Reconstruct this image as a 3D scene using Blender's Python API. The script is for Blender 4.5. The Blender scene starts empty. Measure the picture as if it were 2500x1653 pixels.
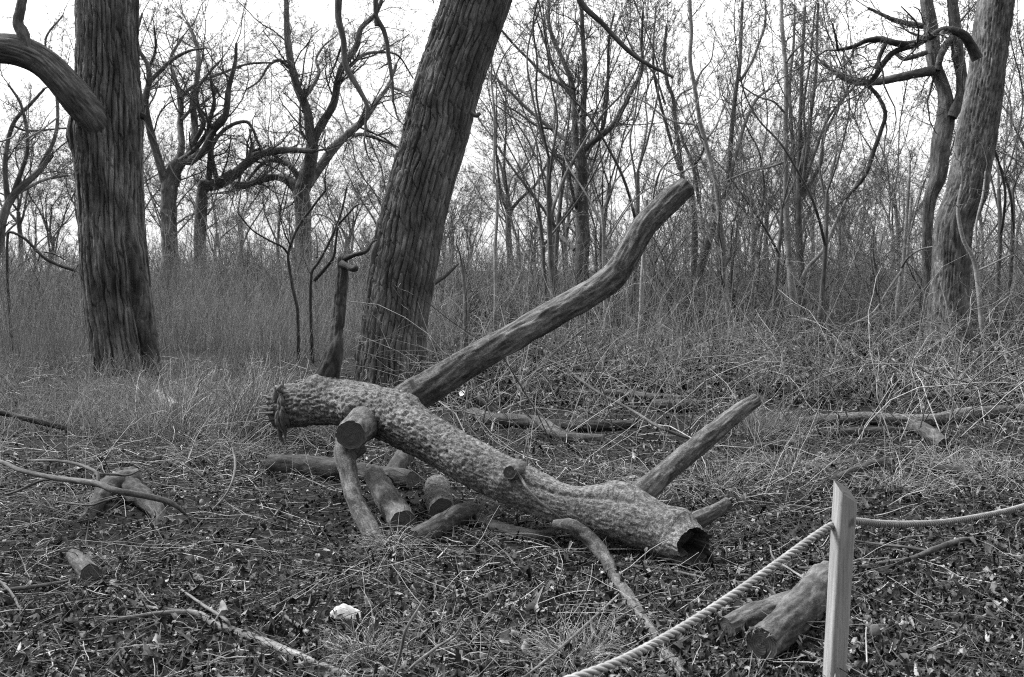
import bpy, math
import numpy as np

# ------------------------------------------------------------------ camera, sky, sun, exposure
sc = bpy.context.scene
C = sc.collection
S = 2500 / 2371.0            # my tracing grid -> photograph pixels
F, CX, CY, CH = 2377.0, 1250.0, 826.5, 1.6
PITCH = math.atan((826.5 - 650.0) / F)
cp, sp = math.cos(PITCH), math.sin(PITCH)

cam = bpy.data.cameras.new('camera')
cam_o = bpy.data.objects.new('camera', cam)
C.objects.link(cam_o)
cam.sensor_width = 36.0
cam.lens = F / 2500.0 * 36.0
cam_o.location = (0, 0, CH)
cam_o.rotation_euler = (math.pi / 2 - PITCH, 0, 0)
cam.clip_end = 1000
cam.dof.use_dof = True
cam.dof.focus_distance = 6.5
cam.dof.aperture_fstop = 5.6
sc.camera = cam_o

SUN_EL, SUN_AZ = math.radians(50), math.radians(-68)     # azimuth from +Y, clockwise: light from the left, a little behind
w = bpy.data.worlds.new('World')
sc.world = w
w.use_nodes = True
nt = w.node_tree
nt.nodes.clear()
sky = nt.nodes.new('ShaderNodeTexSky')
sky.sky_type = 'NISHITA'
sky.sun_disc = False
sky.sun_elevation = SUN_EL
sky.sun_rotation = SUN_AZ
sky.air_density = 1.0
sky.dust_density = 1.0
bw = nt.nodes.new('ShaderNodeRGBToBW')                    # black-and-white photograph: a colourless overcast sky
bg = nt.nodes.new('ShaderNodeBackground')
bg.inputs['Strength'].default_value = 0.15
wo = nt.nodes.new('ShaderNodeOutputWorld')
nt.links.new(sky.outputs[0], bw.inputs[0])
tcw = nt.nodes.new('ShaderNodeTexCoord')
cl = nt.nodes.new('ShaderNodeTexNoise'); cl.inputs['Scale'].default_value = 2.2; cl.inputs['Detail'].default_value = 5
crp = nt.nodes.new('ShaderNodeValToRGB')
crp.color_ramp.elements[0].position, crp.color_ramp.elements[0].color = .35, (7.0, 7.0, 7.0, 1)
crp.color_ramp.elements[1].position, crp.color_ramp.elements[1].color = .70, (8.6, 8.6, 8.6, 1)
mxw = nt.nodes.new('ShaderNodeMix'); mxw.data_type = 'RGBA'
mxw.inputs[0].default_value = .85                           # the cloud layer covers most of the clear sky
nt.links.new(tcw.outputs['Generated'], cl.inputs['Vector'])
nt.links.new(cl.outputs[0], crp.inputs[0])
sx_ = nt.nodes.new('ShaderNodeSeparateXYZ'); nt.links.new(tcw.outputs['Generated'], sx_.inputs[0])
mr = nt.nodes.new('ShaderNodeMapRange')                     # an overcast sky is brightest overhead
mr.inputs['From Min'].default_value, mr.inputs['From Max'].default_value = 0.0, 1.0
mr.inputs['To Min'].default_value, mr.inputs['To Max'].default_value = .60, 2.0
nt.links.new(sx_.outputs['Z'], mr.inputs['Value'])
mr2 = nt.nodes.new('ShaderNodeMapRange')                    # the cloud glows round the hidden sun ahead, dull behind the camera
mr2.inputs['From Min'].default_value, mr2.inputs['From Max'].default_value = -.8, .5
mr2.inputs['To Min'].default_value, mr2.inputs['To Max'].default_value = .25, 1.08
nt.links.new(sx_.outputs['Y'], mr2.inputs['Value'])
mm = nt.nodes.new('ShaderNodeMath'); mm.operation = 'MULTIPLY'
nt.links.new(mr.outputs[0], mm.inputs[0]); nt.links.new(mr2.outputs[0], mm.inputs[1])
vm = nt.nodes.new('ShaderNodeVectorMath'); vm.operation = 'SCALE'
nt.links.new(crp.outputs[0], vm.inputs[0]); nt.links.new(mm.outputs[0], vm.inputs['Scale'])
nt.links.new(bw.outputs[0], mxw.inputs[6]); nt.links.new(vm.outputs[0], mxw.inputs[7])
nt.links.new(mxw.outputs[2], bg.inputs['Color'])
nt.links.new(bg.outputs[0], wo.inputs['Surface'])

sl = bpy.data.lights.new('sun', 'SUN')
sl.energy = 5.0
sl.angle = math.radians(20)
sl.color = (1, 1, 1)
so = bpy.data.objects.new('sun', sl)
C.objects.link(so)
sd = np.array([math.sin(SUN_AZ) * math.cos(SUN_EL), math.cos(SUN_AZ) * math.cos(SUN_EL), math.sin(SUN_EL)])
from mathutils import Vector, Matrix
so.rotation_euler = Vector(sd).to_track_quat('Z', 'Y').to_euler()

sc.view_settings.view_transform = 'Standard'
sc.view_settings.look = 'None'
sc.view_settings.exposure = 0.68
sc.view_settings.gamma = 1.0
sc.cycles.use_denoising = False
sc.cycles.max_bounces = 4
sc.cycles.diffuse_bounces = 3
sc.cycles.glossy_bounces = 1
sc.cycles.sample_clamp_indirect = 2.0
sc.cycles.sample_clamp_direct = 3.0
sc.cycles.filter_width = 1.1

# ------------------------------------------------------------------ numeric helpers
rng = np.random.default_rng(11)
_T = np.random.default_rng(3).random((256, 256))


def vnoise(x, y, per=None, seed=0):
    x = np.asarray(x, float); y = np.asarray(y, float)
    xi = np.floor(x); yi = np.floor(y)
    fx = x - xi; fy = y - yi
    fx = fx * fx * (3 - 2 * fx); fy = fy * fy * (3 - 2 * fy)
    xi = xi.astype(int); yi = yi.astype(int)
    x0, x1 = xi, xi + 1
    if per:
        x0 = x0 % per; x1 = x1 % per
    a, b = seed * 37, seed * 91
    g = lambda i, j: _T[(i + a) & 255, (j + b) & 255]
    return ((g(x0, yi) * (1 - fx) + g(x1, yi) * fx) * (1 - fy) +
            (g(x0, yi + 1) * (1 - fx) + g(x1, yi + 1) * fx) * fy)


def fbm(x, y, per=None, seed=0, octs=4, gain=.5):
    v, a, t, f = 0, 1.0, 0, 1
    for o in range(octs):
        v = v + a * vnoise(x * f, y * f, per * f if per else None, seed + o)
        t += a; a *= gain; f *= 2
    return v / t


def sstep(a, b, x):
    t = np.clip((x - a) / (b - a), 0, 1)
    return t * t * (3 - 2 * t)


def nrm(v):
    return v / np.maximum(np.linalg.norm(v, axis=-1, keepdims=True), 1e-9)


def gh(x, y):
    """height of the forest floor"""
    x = np.asarray(x, float); y = np.asarray(y, float)
    r = np.sqrt(x * x + y * y)
    f = 1 / (1 + (r / 60.0) ** 2)
    z = (fbm(x * .35 + 50, y * .35 + 50, octs=3, seed=5) - .5) * .14
    z = z + (fbm(x * 1.6 + 9, y * 1.6 + 9, octs=3, seed=8) - .5) * .07
    z = z + .05 * np.exp(-((x + 2.35) ** 2 + (y - 6.15) ** 2) / .35)     # mound under the old stump
    return z * f


def P(vx, vy, d):
    x = (vx * S - CX) / F * d
    y = -(vy * S - CY) / F * d
    return np.array([x, d * cp + y * sp, CH - d * sp + y * cp])


def lie(vx, vy, rv=0.0, lift=0.0):
    """point under a picture position that rests on the ground with radius rv (grid px); -> point, radius in m"""
    lo, hi = 1.0, 120.0
    for _ in range(50):
        d = .5 * (lo + hi)
        p = P(vx, vy, d)
        r = rv * S / F * d
        if p[2] - gh(p[0], p[1]) - r * .82 - lift > 0:
            lo = d
        else:
            hi = d
    return p, r, d


def Z(k, pts):
    """points read off an enlarged view k (col + 10*row) -> tracing grid"""
    x0 = (0, 600, 1200, 1800)[k % 10]
    y0 = (0, 450, 850, 1153)[k // 10]
    q = 3.1357
    return [((x0 + a / q) / S, (y0 + b / q) / S) for a, b in pts]


ZR = 1 / 3.1357 / S            # enlarged-view radius -> grid radius


def catmull(pts, n):
    pts = np.asarray(pts, float)
    if len(pts) == 2:
        t = np.linspace(0, 1, n)[:, None]
        return pts[0] * (1 - t) + pts[1] * t
    d = np.linalg.norm(np.diff(pts[:, :3], axis=0), axis=1)
    cum = np.concatenate([[0], np.cumsum(np.maximum(d, 1e-6))])
    m = np.zeros_like(pts)
    m[1:-1] = (pts[2:] - pts[:-2]) / (cum[2:] - cum[:-2])[:, None]
    m[0] = (pts[1] - pts[0]) / (cum[1] - cum[0]); m[-1] = (pts[-1] - pts[-2]) / (cum[-1] - cum[-2])
    s = np.linspace(0, cum[-1], n)
    i = np.clip(np.searchsorted(cum, s, 'right') - 1, 0, len(pts) - 2)
    h = (cum[i + 1] - cum[i])[:, None]
    t = ((s - cum[i])[:, None]) / h
    return ((2 * t**3 - 3 * t**2 + 1) * pts[i] + (t**3 - 2 * t**2 + t) * h * m[i] +
            (-2 * t**3 + 3 * t**2) * pts[i + 1] + (t**3 - t**2) * h * m[i + 1])


# ------------------------------------------------------------------ mesh helpers
class MB:
    def __init__(s):
        s.v = []; s.q = []; s.t = []; s.uv = []; s.a = []; s.n = 0

    def add(s, v, quads=None, tris=None, uv=None, tint=None):
        v = np.asarray(v, float).reshape(-1, 3)
        if quads is not None and len(quads): s.q.append(np.asarray(quads).reshape(-1, 4) + s.n)
        if tris is not None and len(tris): s.t.append(np.asarray(tris).reshape(-1, 3) + s.n)
        s.v.append(v)
        s.uv.append(np.zeros((len(v), 2)) if uv is None else np.asarray(uv, float).reshape(-1, 2))
        s.a.append(np.full(len(v), .5) if tint is None else np.broadcast_to(np.asarray(tint, float), (len(v),)))
        s.n += len(v)
        return s

    def build(s, name, mat, parent=None, smooth=True):
        v = np.concatenate(s.v)
        q = np.concatenate(s.q) if s.q else np.zeros((0, 4), int)
        t = np.concatenate(s.t) if s.t else np.zeros((0, 3), int)
        me = bpy.data.meshes.new(name)
        me.vertices.add(len(v))
        me.vertices.foreach_set('co', v.astype(np.float32).ravel())
        li = np.concatenate([q.ravel(), t.ravel()]).astype(np.int32)
        me.loops.add(len(li))
        me.loops.foreach_set('vertex_index', li)
        npol = len(q) + len(t)
        me.polygons.add(npol)
        st = np.concatenate([np.arange(len(q)) * 4, len(q) * 4 + np.arange(len(t)) * 3]).astype(np.int32)
        me.polygons.foreach_set('loop_start', st)
        me.polygons.foreach_set('use_smooth', np.full(npol, smooth))
        ul = me.uv_layers.new(name='UVMap')
        ul.data.foreach_set('uv', np.concatenate(s.uv)[li].astype(np.float32).ravel())
        at = me.attributes.new('tint', 'FLOAT', 'POINT')
        at.data.foreach_set('value', np.concatenate(s.a).astype(np.float32))
        me.update(calc_edges=True)
        me.validate()
        me.materials.append(mat)
        o = bpy.data.objects.new(name, me)
        C.objects.link(o)
        if parent is not None:
            o.parent = parent
            o.matrix_parent_inverse = parent.matrix_basis.inverted()
        return o


def frames(p, ref=(0, 1, 0)):
    t = nrm(np.gradient(p, axis=0))
    n = np.zeros_like(p)
    r = np.array(ref, float)
    if abs(np.dot(r, t[0])) > .93:
        r = np.array([0, 0, -1.0]) if abs(t[0][2]) < .8 else np.array([1.0, 0, 0])
    a = r - np.dot(r, t[0]) * t[0]
    n[0] = a / np.linalg.norm(a)
    for i in range(1, len(p)):
        a = n[i - 1] - np.dot(n[i - 1], t[i]) * t[i]
        n[i] = a / np.linalg.norm(a)
    return t, n, np.cross(t, n)


def tube(mb, pts, rad, K=16, n=None, disp=None, cap=(True, True), tint=.5, round_end=(0, 0), squash=None):
    """swept limb; returns the two end rings (for cut faces)"""
    pts = np.asarray(pts, float)
    rad = np.asarray(rad, float)
    if n:
        k = catmull(np.column_stack([pts, rad]), n)
        pts, rad = k[:, :3], np.maximum(k[:, 3], .0008)
    N = len(pts)
    sl_ = np.concatenate([[0], np.cumsum(np.linalg.norm(np.diff(pts, axis=0), axis=1))])
    t, a, b = frames(pts)
    th = np.linspace(0, 1, K + 1)
    TH, SS = np.meshgrid(th, sl_)
    rr = np.repeat(rad[:, None], K + 1, 1)
    for e in (0, 1):
        if round_end[e] > 0:
            dist = sl_ if e == 0 else sl_[-1] - sl_
            f = np.sqrt(np.clip(1 - (1 - np.clip(dist / round_end[e], 0, 1)) ** 2, .02, 1))
            rr = rr * f[:, None]
    if disp is not None:
        rr = rr + disp(TH, SS, rad[:, None])
    c, s_ = np.cos(TH * 2 * np.pi), np.sin(TH * 2 * np.pi)
    V = pts[:, None, :] + rr[..., None] * (c[..., None] * a[:, None, :] + s_[..., None] * b[:, None, :])
    U = np.stack([TH * 2 * np.pi * rad.mean(), SS], -1)
    i = np.arange(N - 1)[:, None] * (K + 1) + np.arange(K)[None, :]
    q = np.stack([i, i + 1, i + K + 2, i + K + 1], -1).reshape(-1, 4)
    mb.add(V, quads=q, uv=U, tint=tint)
    for e in (0, 1):
        if cap[e]:
            ring = V[0 if e == 0 else -1][:K]
            ctr = ring.mean(0)
            vv = np.vstack([ring, ctr])
            j = np.arange(K)
            tr = np.stack([j, (j + 1) % K, np.full(K, K)], -1)
            if e == 0: tr = tr[:, ::-1]
            mb.add(vv, tris=tr, uv=np.zeros((K + 1, 2)), tint=tint)
    return V[0][:K], V[-1][:K], t


def cut_face(ring, normal, inset=.006, hollow=0.0, rough=.004, seed=0):
    """sawn or broken face closing an end ring: concentric rings of vertices, uv = polar position"""
    mb = MB()
    K = len(ring)
    c = ring.mean(0)
    nn = np.asarray(normal, float)
    L = 9
    vs, us = [], []
    r0 = np.linalg.norm(ring - c, axis=1).mean()
    for l in range(L):
        f = 1 - l / (L - 1)
        dep = -inset * sstep(0, .12, np.array(1 - f)) - hollow * sstep(1, .35, np.array(f)) * 1.0
        an = np.arange(K) / K
        nz = (vnoise(an * 9, np.full(K, f * 5), per=9, seed=seed) - .5) * rough * (1 if 0 < l else 0)
        vs.append(c + (ring - c) * max(f, .02) + nn * (dep + nz)[:, None] if np.ndim(nz) else c)
        us.append((ring - c) @ np.linalg.svd(np.eye(3) - np.outer(nn, nn))[0][:, :2] * max(f, .02))
    V = np.array(vs)
    i = np.arange(L - 1)[:, None] * K + np.arange(K)[None, :]
    i2 = np.arange(L - 1)[:, None] * K + (np.arange(K)[None, :] + 1) % K
    q = np.stack([i, i2, i2 + K, i + K], -1).reshape(-1, 4)
    mb.add(V, quads=q, uv=np.array(us).reshape(-1, 2))
    return mb


def batch(mb, Pn, R, K=3, tint=None):
    """many thin twigs at once: Pn (B,N,3), R (B,N)"""
    B, N, _ = Pn.shape
    if B == 0: return
    T = nrm(Pn[:, -1] - Pn[:, 0])
    ref = np.where(np.abs(T[:, 2:3]) > .8, np.array([[1., 0, 0]]), np.array([[0., 0, 1]]))
    a = nrm(np.cross(T, ref)); b = np.cross(T, a)
    ph = rng.random((B, 1)) * 6.28
    th = np.arange(K) / K * 2 * np.pi + ph
    off = np.cos(th)[..., None] * a[:, None] + np.sin(th)[..., None] * b[:, None]        # B,K,3
    V = Pn[:, :, None, :] + R[:, :, None, None] * off[:, None]
    i = (np.arange(B) * N * K)[:, None, None] + (np.arange(N - 1) * K)[None, :, None] + np.arange(K)[None, None, :]
    j = (np.arange(B) * N * K)[:, None, None] + (np.arange(N - 1) * K)[None, :, None] + ((np.arange(K) + 1) % K)[None, None, :]
    q = np.stack([i, j, j + K, i + K], -1).reshape(-1, 4)
    if tint is None: tint = rng.random(B)
    mb.add(V, quads=q, tint=np.repeat(tint, N * K))


def walk(start, dirn, length, n, wob, up=0.0, r=None):
    """random-walk polylines; start (B,3) dirn (B,3) length (B)"""
    r = r or rng
    B = len(start)
    out = np.zeros((B, n, 3)); out[:, 0] = start
    d = dirn.copy()
    st = (length / (n - 1))[:, None]
    for i in range(1, n):
        d = nrm(d + r.normal(0, wob, (B, 3)) + np.array([0, 0, up]))
        out[:, i] = out[:, i - 1] + d * st
    return out


def sprout(Pn, R, per, t0, t1, lenf, ang, r, minr):
    """children of each polyline: positions, directions, lengths, radii"""
    B, N, _ = Pn.shape
    M = per
    t = r.uniform(t0, t1, (B, M)) * (N - 1)
    i = np.clip(t.astype(int), 0, N - 2); f = (t - i)[..., None]
    bi = np.arange(B)[:, None]
    p = Pn[bi, i] * (1 - f) + Pn[bi, i + 1] * f
    tan = nrm(Pn[bi, i + 1] - Pn[bi, i])
    rv = nrm(r.normal(0, 1, (B, M, 3)))
    pe = nrm(rv - (rv * tan).sum(-1, keepdims=True) * tan)
    a = np.radians(r.uniform(ang[0], ang[1], (B, M)))[..., None]
    d = np.cos(a) * tan + np.sin(a) * pe
    L = np.linalg.norm(np.diff(Pn, axis=1), axis=2).sum(1)
    ln = L[:, None] * lenf * r.uniform(.55, 1.25, (B, M)) * (1 - .45 * t / (N - 1))
    rp = R[bi, i] * (1 - f[..., 0]) + R[bi, i + 1] * f[..., 0]
    rr = np.clip(rp * r.uniform(.4, .65, (B, M)), minr, None)
    return p.reshape(-1, 3), d.reshape(-1, 3), ln.ravel(), rr.ravel()


def crown(mb, limbs, seed, dens=1.6, first=(1.0, 2.6), counts=(6, 5, 4), wob=.2, up=.05, minr=.004, ang=(30, 70),
          tfrom=.2, K0=4, lens=(.5, .5, .5), keep=1.0):
    """limbs: list of (pts, rad) in metres; fills the twigs"""
    r = np.random.default_rng(seed)
    ps, ds, ls, rs = [], [], [], []
    for pts, rad in limbs:
        L = np.linalg.norm(np.diff(pts, axis=0), axis=1).sum()
        m = max(2, int(L * dens))
        k = catmull(np.column_stack([pts, rad]), 24)
        p, d, ln, rr = sprout(k[None, :, :3], k[None, :, 3], m, tfrom, 1.0, 1, ang, r, minr * 1.8)
        ps.append(p); ds.append(d); ls.append(r.uniform(first[0], first[1], m)); rs.append(np.minimum(rr, .045))
        # the tip runs on
        tip = nrm(k[-1:, :3] - k[-2:-1, :3])
        ps.append(k[-1:, :3]); ds.append(tip); ls.append(np.array([first[1] * .8])); rs.append(k[-1:, 3] * .95)
    p, d, ln, rr = map(np.concatenate, (ps, ds, ls, rs))
    n = 8
    Pn = walk(p, d, ln, n, wob, up, r)
    R = rr[:, None] * np.linspace(1, .35, n)[None]
    batch(mb, Pn, R, K0)
    for lv, c in enumerate(counts):
        p, d, ln, rr = sprout(Pn, R, c, .12, .98, lens[lv], ang, r, minr)
        ok = (r.random(len(p)) < keep)
        p, d, ln, rr = p[ok], d[ok], ln[ok], rr[ok]
        n = (6, 5, 4, 3)[lv]
        Pn = walk(p, d, ln, n, wob * 1.1, up * .8, r)
        R = np.maximum(rr[:, None] * np.linspace(1, .4, n)[None], minr * .55)
        batch(mb, Pn, R, 3)


# ------------------------------------------------------------------ naming helpers
def tag(o, label, cat, group=None):
    o['label'] = label; o['category'] = cat
    if group: o['group'] = group
    return o


def thing(name, label, cat, loc=(0, 0, 0), group=None):
    o = bpy.data.objects.new(name, None)
    o.empty_display_size = .2
    C.objects.link(o)
    o.location = tuple(float(q) for q in loc)
    bpy.context.view_layer.update()
    return tag(o, label, cat, group)


def dup(root, loc, rotz, scale, label=None, group=None):
    r_ = root.copy(); C.objects.link(r_)
    r_.location = tuple(float(q) for q in loc); r_.rotation_euler = (0, 0, rotz); r_.scale = (scale,) * 3
    if label: r_['label'] = label
    if group: r_['group'] = group
    for ch in list(root.children):
        c = ch.copy(); C.objects.link(c); c.parent = r_
    return r_


def kind(o, k):
    o['kind'] = k
    return o


# ------------------------------------------------------------------ materials (all colourless: the photograph is black and white)
def g4(v): return (v, v, v, 1)


def mat(name):
    m = bpy.data.materials.new(name); m.use_nodes = True
    t = m.node_tree
    b = t.nodes['Principled BSDF']
    b.inputs['Roughness'].default_value = .9
    b.inputs['Specular IOR Level'].default_value = .2
    return m, t, b


def ramp(t, fac, stops):
    n = t.nodes.new('ShaderNodeValToRGB')
    e = n.color_ramp.elements
    e[0].position, e[0].color = stops[0][0], g4(stops[0][1])
    e[1].position, e[1].color = stops[-1][0], g4(stops[-1][1])
    for p_, v in stops[1:-1]:
        x = e.new(p_); x.color = g4(v)
    t.links.new(fac, n.inputs[0])
    return n.outputs[0]


def noise(t, vec, scale, detail=6, rough=.6, dist=0):
    n = t.nodes.new('ShaderNodeTexNoise')
    n.inputs['Scale'].default_value = scale
    n.inputs['Detail'].default_value = detail
    n.inputs['Roughness'].default_value = rough
    n.inputs['Distortion'].default_value = dist
    if vec is not None: t.links.new(vec, n.inputs['Vector'])
    return n.outputs[0]


def mapping(t, out, sx, sy, sz=1):
    m = t.nodes.new('ShaderNodeMapping')
    m.inputs['Scale'].default_value = (sx, sy, sz)
    t.links.new(out, m.inputs['Vector'])
    return m.outputs[0]


def mix(t, fac, a, b, mode='MIX'):
    n = t.nodes.new('ShaderNodeMix'); n.data_type = 'RGBA'; n.blend_type = mode
    for s_, v in ((n.inputs[0], fac), (n.inputs[6], a), (n.inputs[7], b)):
        if hasattr(v, 'links'): t.links.new(v, s_)
        elif s_ == n.inputs[0]: s_.default_value = v
        else: s_.default_value = g4(v)
    return n.outputs[2]


def bump(t, b, h, strength, dist):
    n = t.nodes.new('ShaderNodeBump')
    n.inputs['Strength'].default_value = strength
    n.inputs['Distance'].default_value = dist
    t.links.new(h, n.inputs['Height'])
    t.links.new(n.outputs[0], b.inputs['Normal'])


def bark_mat(name, lo, hi, su=30, sv=5, bd=.012, lichen=0.0, lv=.45, lscale=9):
    m, t, b = mat(name)
    tc = t.nodes.new('ShaderNodeTexCoord')
    uv = mapping(t, tc.outputs['UV'], su, sv)
    n1 = noise(t, uv, 1.0, 8, .68, .4)
    n2 = noise(t, tc.outputs['Object'], 3.0, 5, .6)
    n3 = noise(t, tc.outputs['Object'], 120.0, 3, .7)
    c = ramp(t, n1, [(.36, lo), (.5, (lo + hi) * .42), (.64, hi)])
    c2 = ramp(t, n2, [(.3, .55), (.7, 1.25)])
    c = mix(t, 1.0, c, c2, 'MULTIPLY')
    n4 = noise(t, mapping(t, tc.outputs['UV'], 3.2, .7), 1.0, 4, .6)
    c = mix(t, 1.0, c, ramp(t, n4, [(.35, .62), (.5, .95), (.68, 1.75)]), 'MULTIPLY')
    c3 = ramp(t, n3, [(.3, .6), (.7, 1.4)])
    c = mix(t, 1.0, c, c3, 'MULTIPLY')
    if lichen:
        l1 = noise(t, tc.outputs['Object'], lscale, 6, .75)
        f = ramp(t, l1, [(.54, 0), (.60, lichen)])
        c = mix(t, f, c, lv)
    t.links.new(c, b.inputs['Base Color'])
    h = mix(t, .35, n1, n3)
    bump(t, b, h, .9, bd)
    return m


def tint_mat(name, lo, hi, mid=None, var=.35, scale=25, trans=0.0):
    """thin things with a lightness of their own each"""
    m, t, b = mat(name)
    a = t.nodes.new('ShaderNodeAttribute'); a.attribute_name = 'tint'
    st = [(0, lo), (1, hi)] if mid is None else [(0, lo), (.6, mid), (1, hi)]
    c = ramp(t, a.outputs['Fac'], st)
    tc = t.nodes.new('ShaderNodeTexCoord')
    n = noise(t, tc.outputs['Object'], scale, 3, .6)
    c = mix(t, 1.0, c, ramp(t, n, [(.3, 1 - var), (.7, 1 + var)]), 'MULTIPLY')
    t.links.new(c, b.inputs['Base Color'])
    return m


M = {}
M['furrow'] = bark_mat('furrowed_bark', .055, .16, 26, 3.5, .02)
M['shaggy'] = bark_mat('shaggy_bark', .03, .20, 20, 1.3, .03)
M['fallen'] = bark_mat('fallen_bark', .035, .21, 48, 30, .014, .4, .28, 60)
M['limb'] = bark_mat('limb_bark', .035, .17, 30, 7, .012, .35, .20, 30)
M['old'] = bark_mat('old_bark', .06, .19, 22, 4, .02)
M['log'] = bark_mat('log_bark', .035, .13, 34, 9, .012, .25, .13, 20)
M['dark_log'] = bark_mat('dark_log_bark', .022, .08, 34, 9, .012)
M['grey_tree'] = bark_mat('grey_bark', .07, .17, 22, 4, .015)
M['pale'] = bark_mat('pale_sapling_bark', .17, .34, 12, 30, .004)
M['stick'] = bark_mat('bleached_stick', .11, .28, 60, 8, .003)
M['brown_stick'] = bark_mat('stick_bark', .05, .14, 60, 10, .003)
M['twig'] = tint_mat('twig_bark', .05, .13)
M['brush'] = tint_mat('brushwood_twig', .08, .22)
M['pale_twig'] = tint_mat('pale_twig_bark', .05, .32)
M['leaf'] = tint_mat('dead_leaf', .015, .26, .075, .45, 40)
M['grass'] = tint_mat('dry_grass', .03, .40, .12, .25)
M['weed'] = tint_mat('dry_weed', .09, .29, None, .25)


def wood_face(name, lo, hi, rings=190):
    m, t, b = mat(name)
    tc = t.nodes.new('ShaderNodeTexCoord')
    wv = t.nodes.new('ShaderNodeTexWave'); wv.wave_type = 'RINGS'; wv.rings_direction = 'Z'
    wv.inputs['Scale'].default_value = rings / 6
    wv.inputs['Distortion'].default_value = 3
    wv.inputs['Detail'].default_value = 3
    t.links.new(tc.outputs['UV'], wv.inputs['Vector'])
    n = noise(t, tc.outputs['UV'], 40, 6, .7)
    f = mix(t, .82, wv.outputs['Fac'], n)
    t.links.new(ramp(t, f, [(.25, lo), (.75, hi)]), b.inputs['Base Color'])
    bump(t, b, f, .5, .004)
    return m


M['cut_dark'] = wood_face('weathered_cut_wood', .025, .10)
M['cut_mid'] = wood_face('old_cut_wood', .05, .13)
M['cut_pale'] = wood_face('fresh_cut_wood', .40, .62)


def mat_post():
    m, t, b = mat('weathered_post_wood')
    tc = t.nodes.new('ShaderNodeTexCoord')
    v = mapping(t, tc.outputs['Object'], 70, 70, 3)
    n = noise(t, v, 1, 8, .7, .3)
    k = noise(t, mapping(t, tc.outputs['Object'], 22, 22, 9), 1, 2, .5)
    fine = noise(t, tc.outputs['Object'], 400, 2, .6)
    c = ramp(t, n, [(.3, .15), (.55, .27), (.72, .38)])
    c = mix(t, ramp(t, k, [(.68, 0), (.74, .75)]), c, .06)
    c = mix(t, 1, c, ramp(t, fine, [(.3, .75), (.7, 1.25)]), 'MULTIPLY')
    t.links.new(c, b.inputs['Base Color'])
    bump(t, b, n, .7, .004)
    return m


M['post'] = mat_post()


def mat_rope():
    m, t, b = mat('hemp_rope')
    tc = t.nodes.new('ShaderNodeTexCoord')
    n = noise(t, mapping(t, tc.outputs['UV'], 500, 30), 1, 4, .6)
    n2 = noise(t, tc.outputs['Object'], 12, 4, .6)
    c = ramp(t, n, [(.3, .16), (.7, .34)])
    c = mix(t, 1, c, ramp(t, n2, [(.3, .8), (.7, 1.2)]), 'MULTIPLY')
    t.links.new(c, b.inputs['Base Color'])
    bump(t, b, n, .8, .002)
    return m


M['rope'] = mat_rope()


def mat_plain(name, lo, hi, scale):
    m, t, b = mat(name)
    tc = t.nodes.new('ShaderNodeTexCoord')
    n = noise(t, tc.outputs['Object'], scale, 6, .65)
    t.links.new(ramp(t, n, [(.3, lo), (.7, hi)]), b.inputs['Base Color'])
    bump(t, b, n, .4, .004)
    return m


M['paper'] = mat_plain('white_paper', .32, .46, 60)
M['rot'] = mat_plain('rotten_wood', .05, .30, 30)


def mat_soil():
    m, t, b = mat('forest_floor')
    tc = t.nodes.new('ShaderNodeTexCoord')
    n = noise(t, tc.outputs['Object'], 14, 9, .75, .3)
    n2 = noise(t, tc.outputs['Object'], 1.1, 5, .6)
    c = ramp(t, n, [(.32, .004), (.55, .010), (.75, .03)])
    c = mix(t, 1, c, ramp(t, n2, [(.3, .7), (.7, 1.3)]), 'MULTIPLY')
    t.links.new(c, b.inputs['Base Color'])
    bump(t, b, n, 1, .05)
    return m


M['soil'] = mat_soil()

# ------------------------------------------------------------------ ground
gx = np.concatenate([np.linspace(-220, -14, 60), np.linspace(-13.9, 13.9, 420), np.linspace(14, 220, 60)])
gy = np.concatenate([np.linspace(-30, 0.5, 16), np.linspace(.6, 26, 420), np.linspace(26.3, 320, 90)])
GX, GY = np.meshgrid(gx, gy)
GZ = gh(GX, GY) + (vnoise(GX * 9, GY * 9, seed=2) - .5) * .025 * (GY < 26)
n0, n1_ = GX.shape
ii = np.arange(n0 - 1)[:, None] * n1_ + np.arange(n1_ - 1)[None]
gq = np.stack([ii, ii + 1, ii + n1_ + 1, ii + n1_], -1).reshape(-1, 4)
kind(MB().add(np.stack([GX, GY, GZ], -1), quads=gq).build('ground', M['soil']), 'structure')


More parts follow.
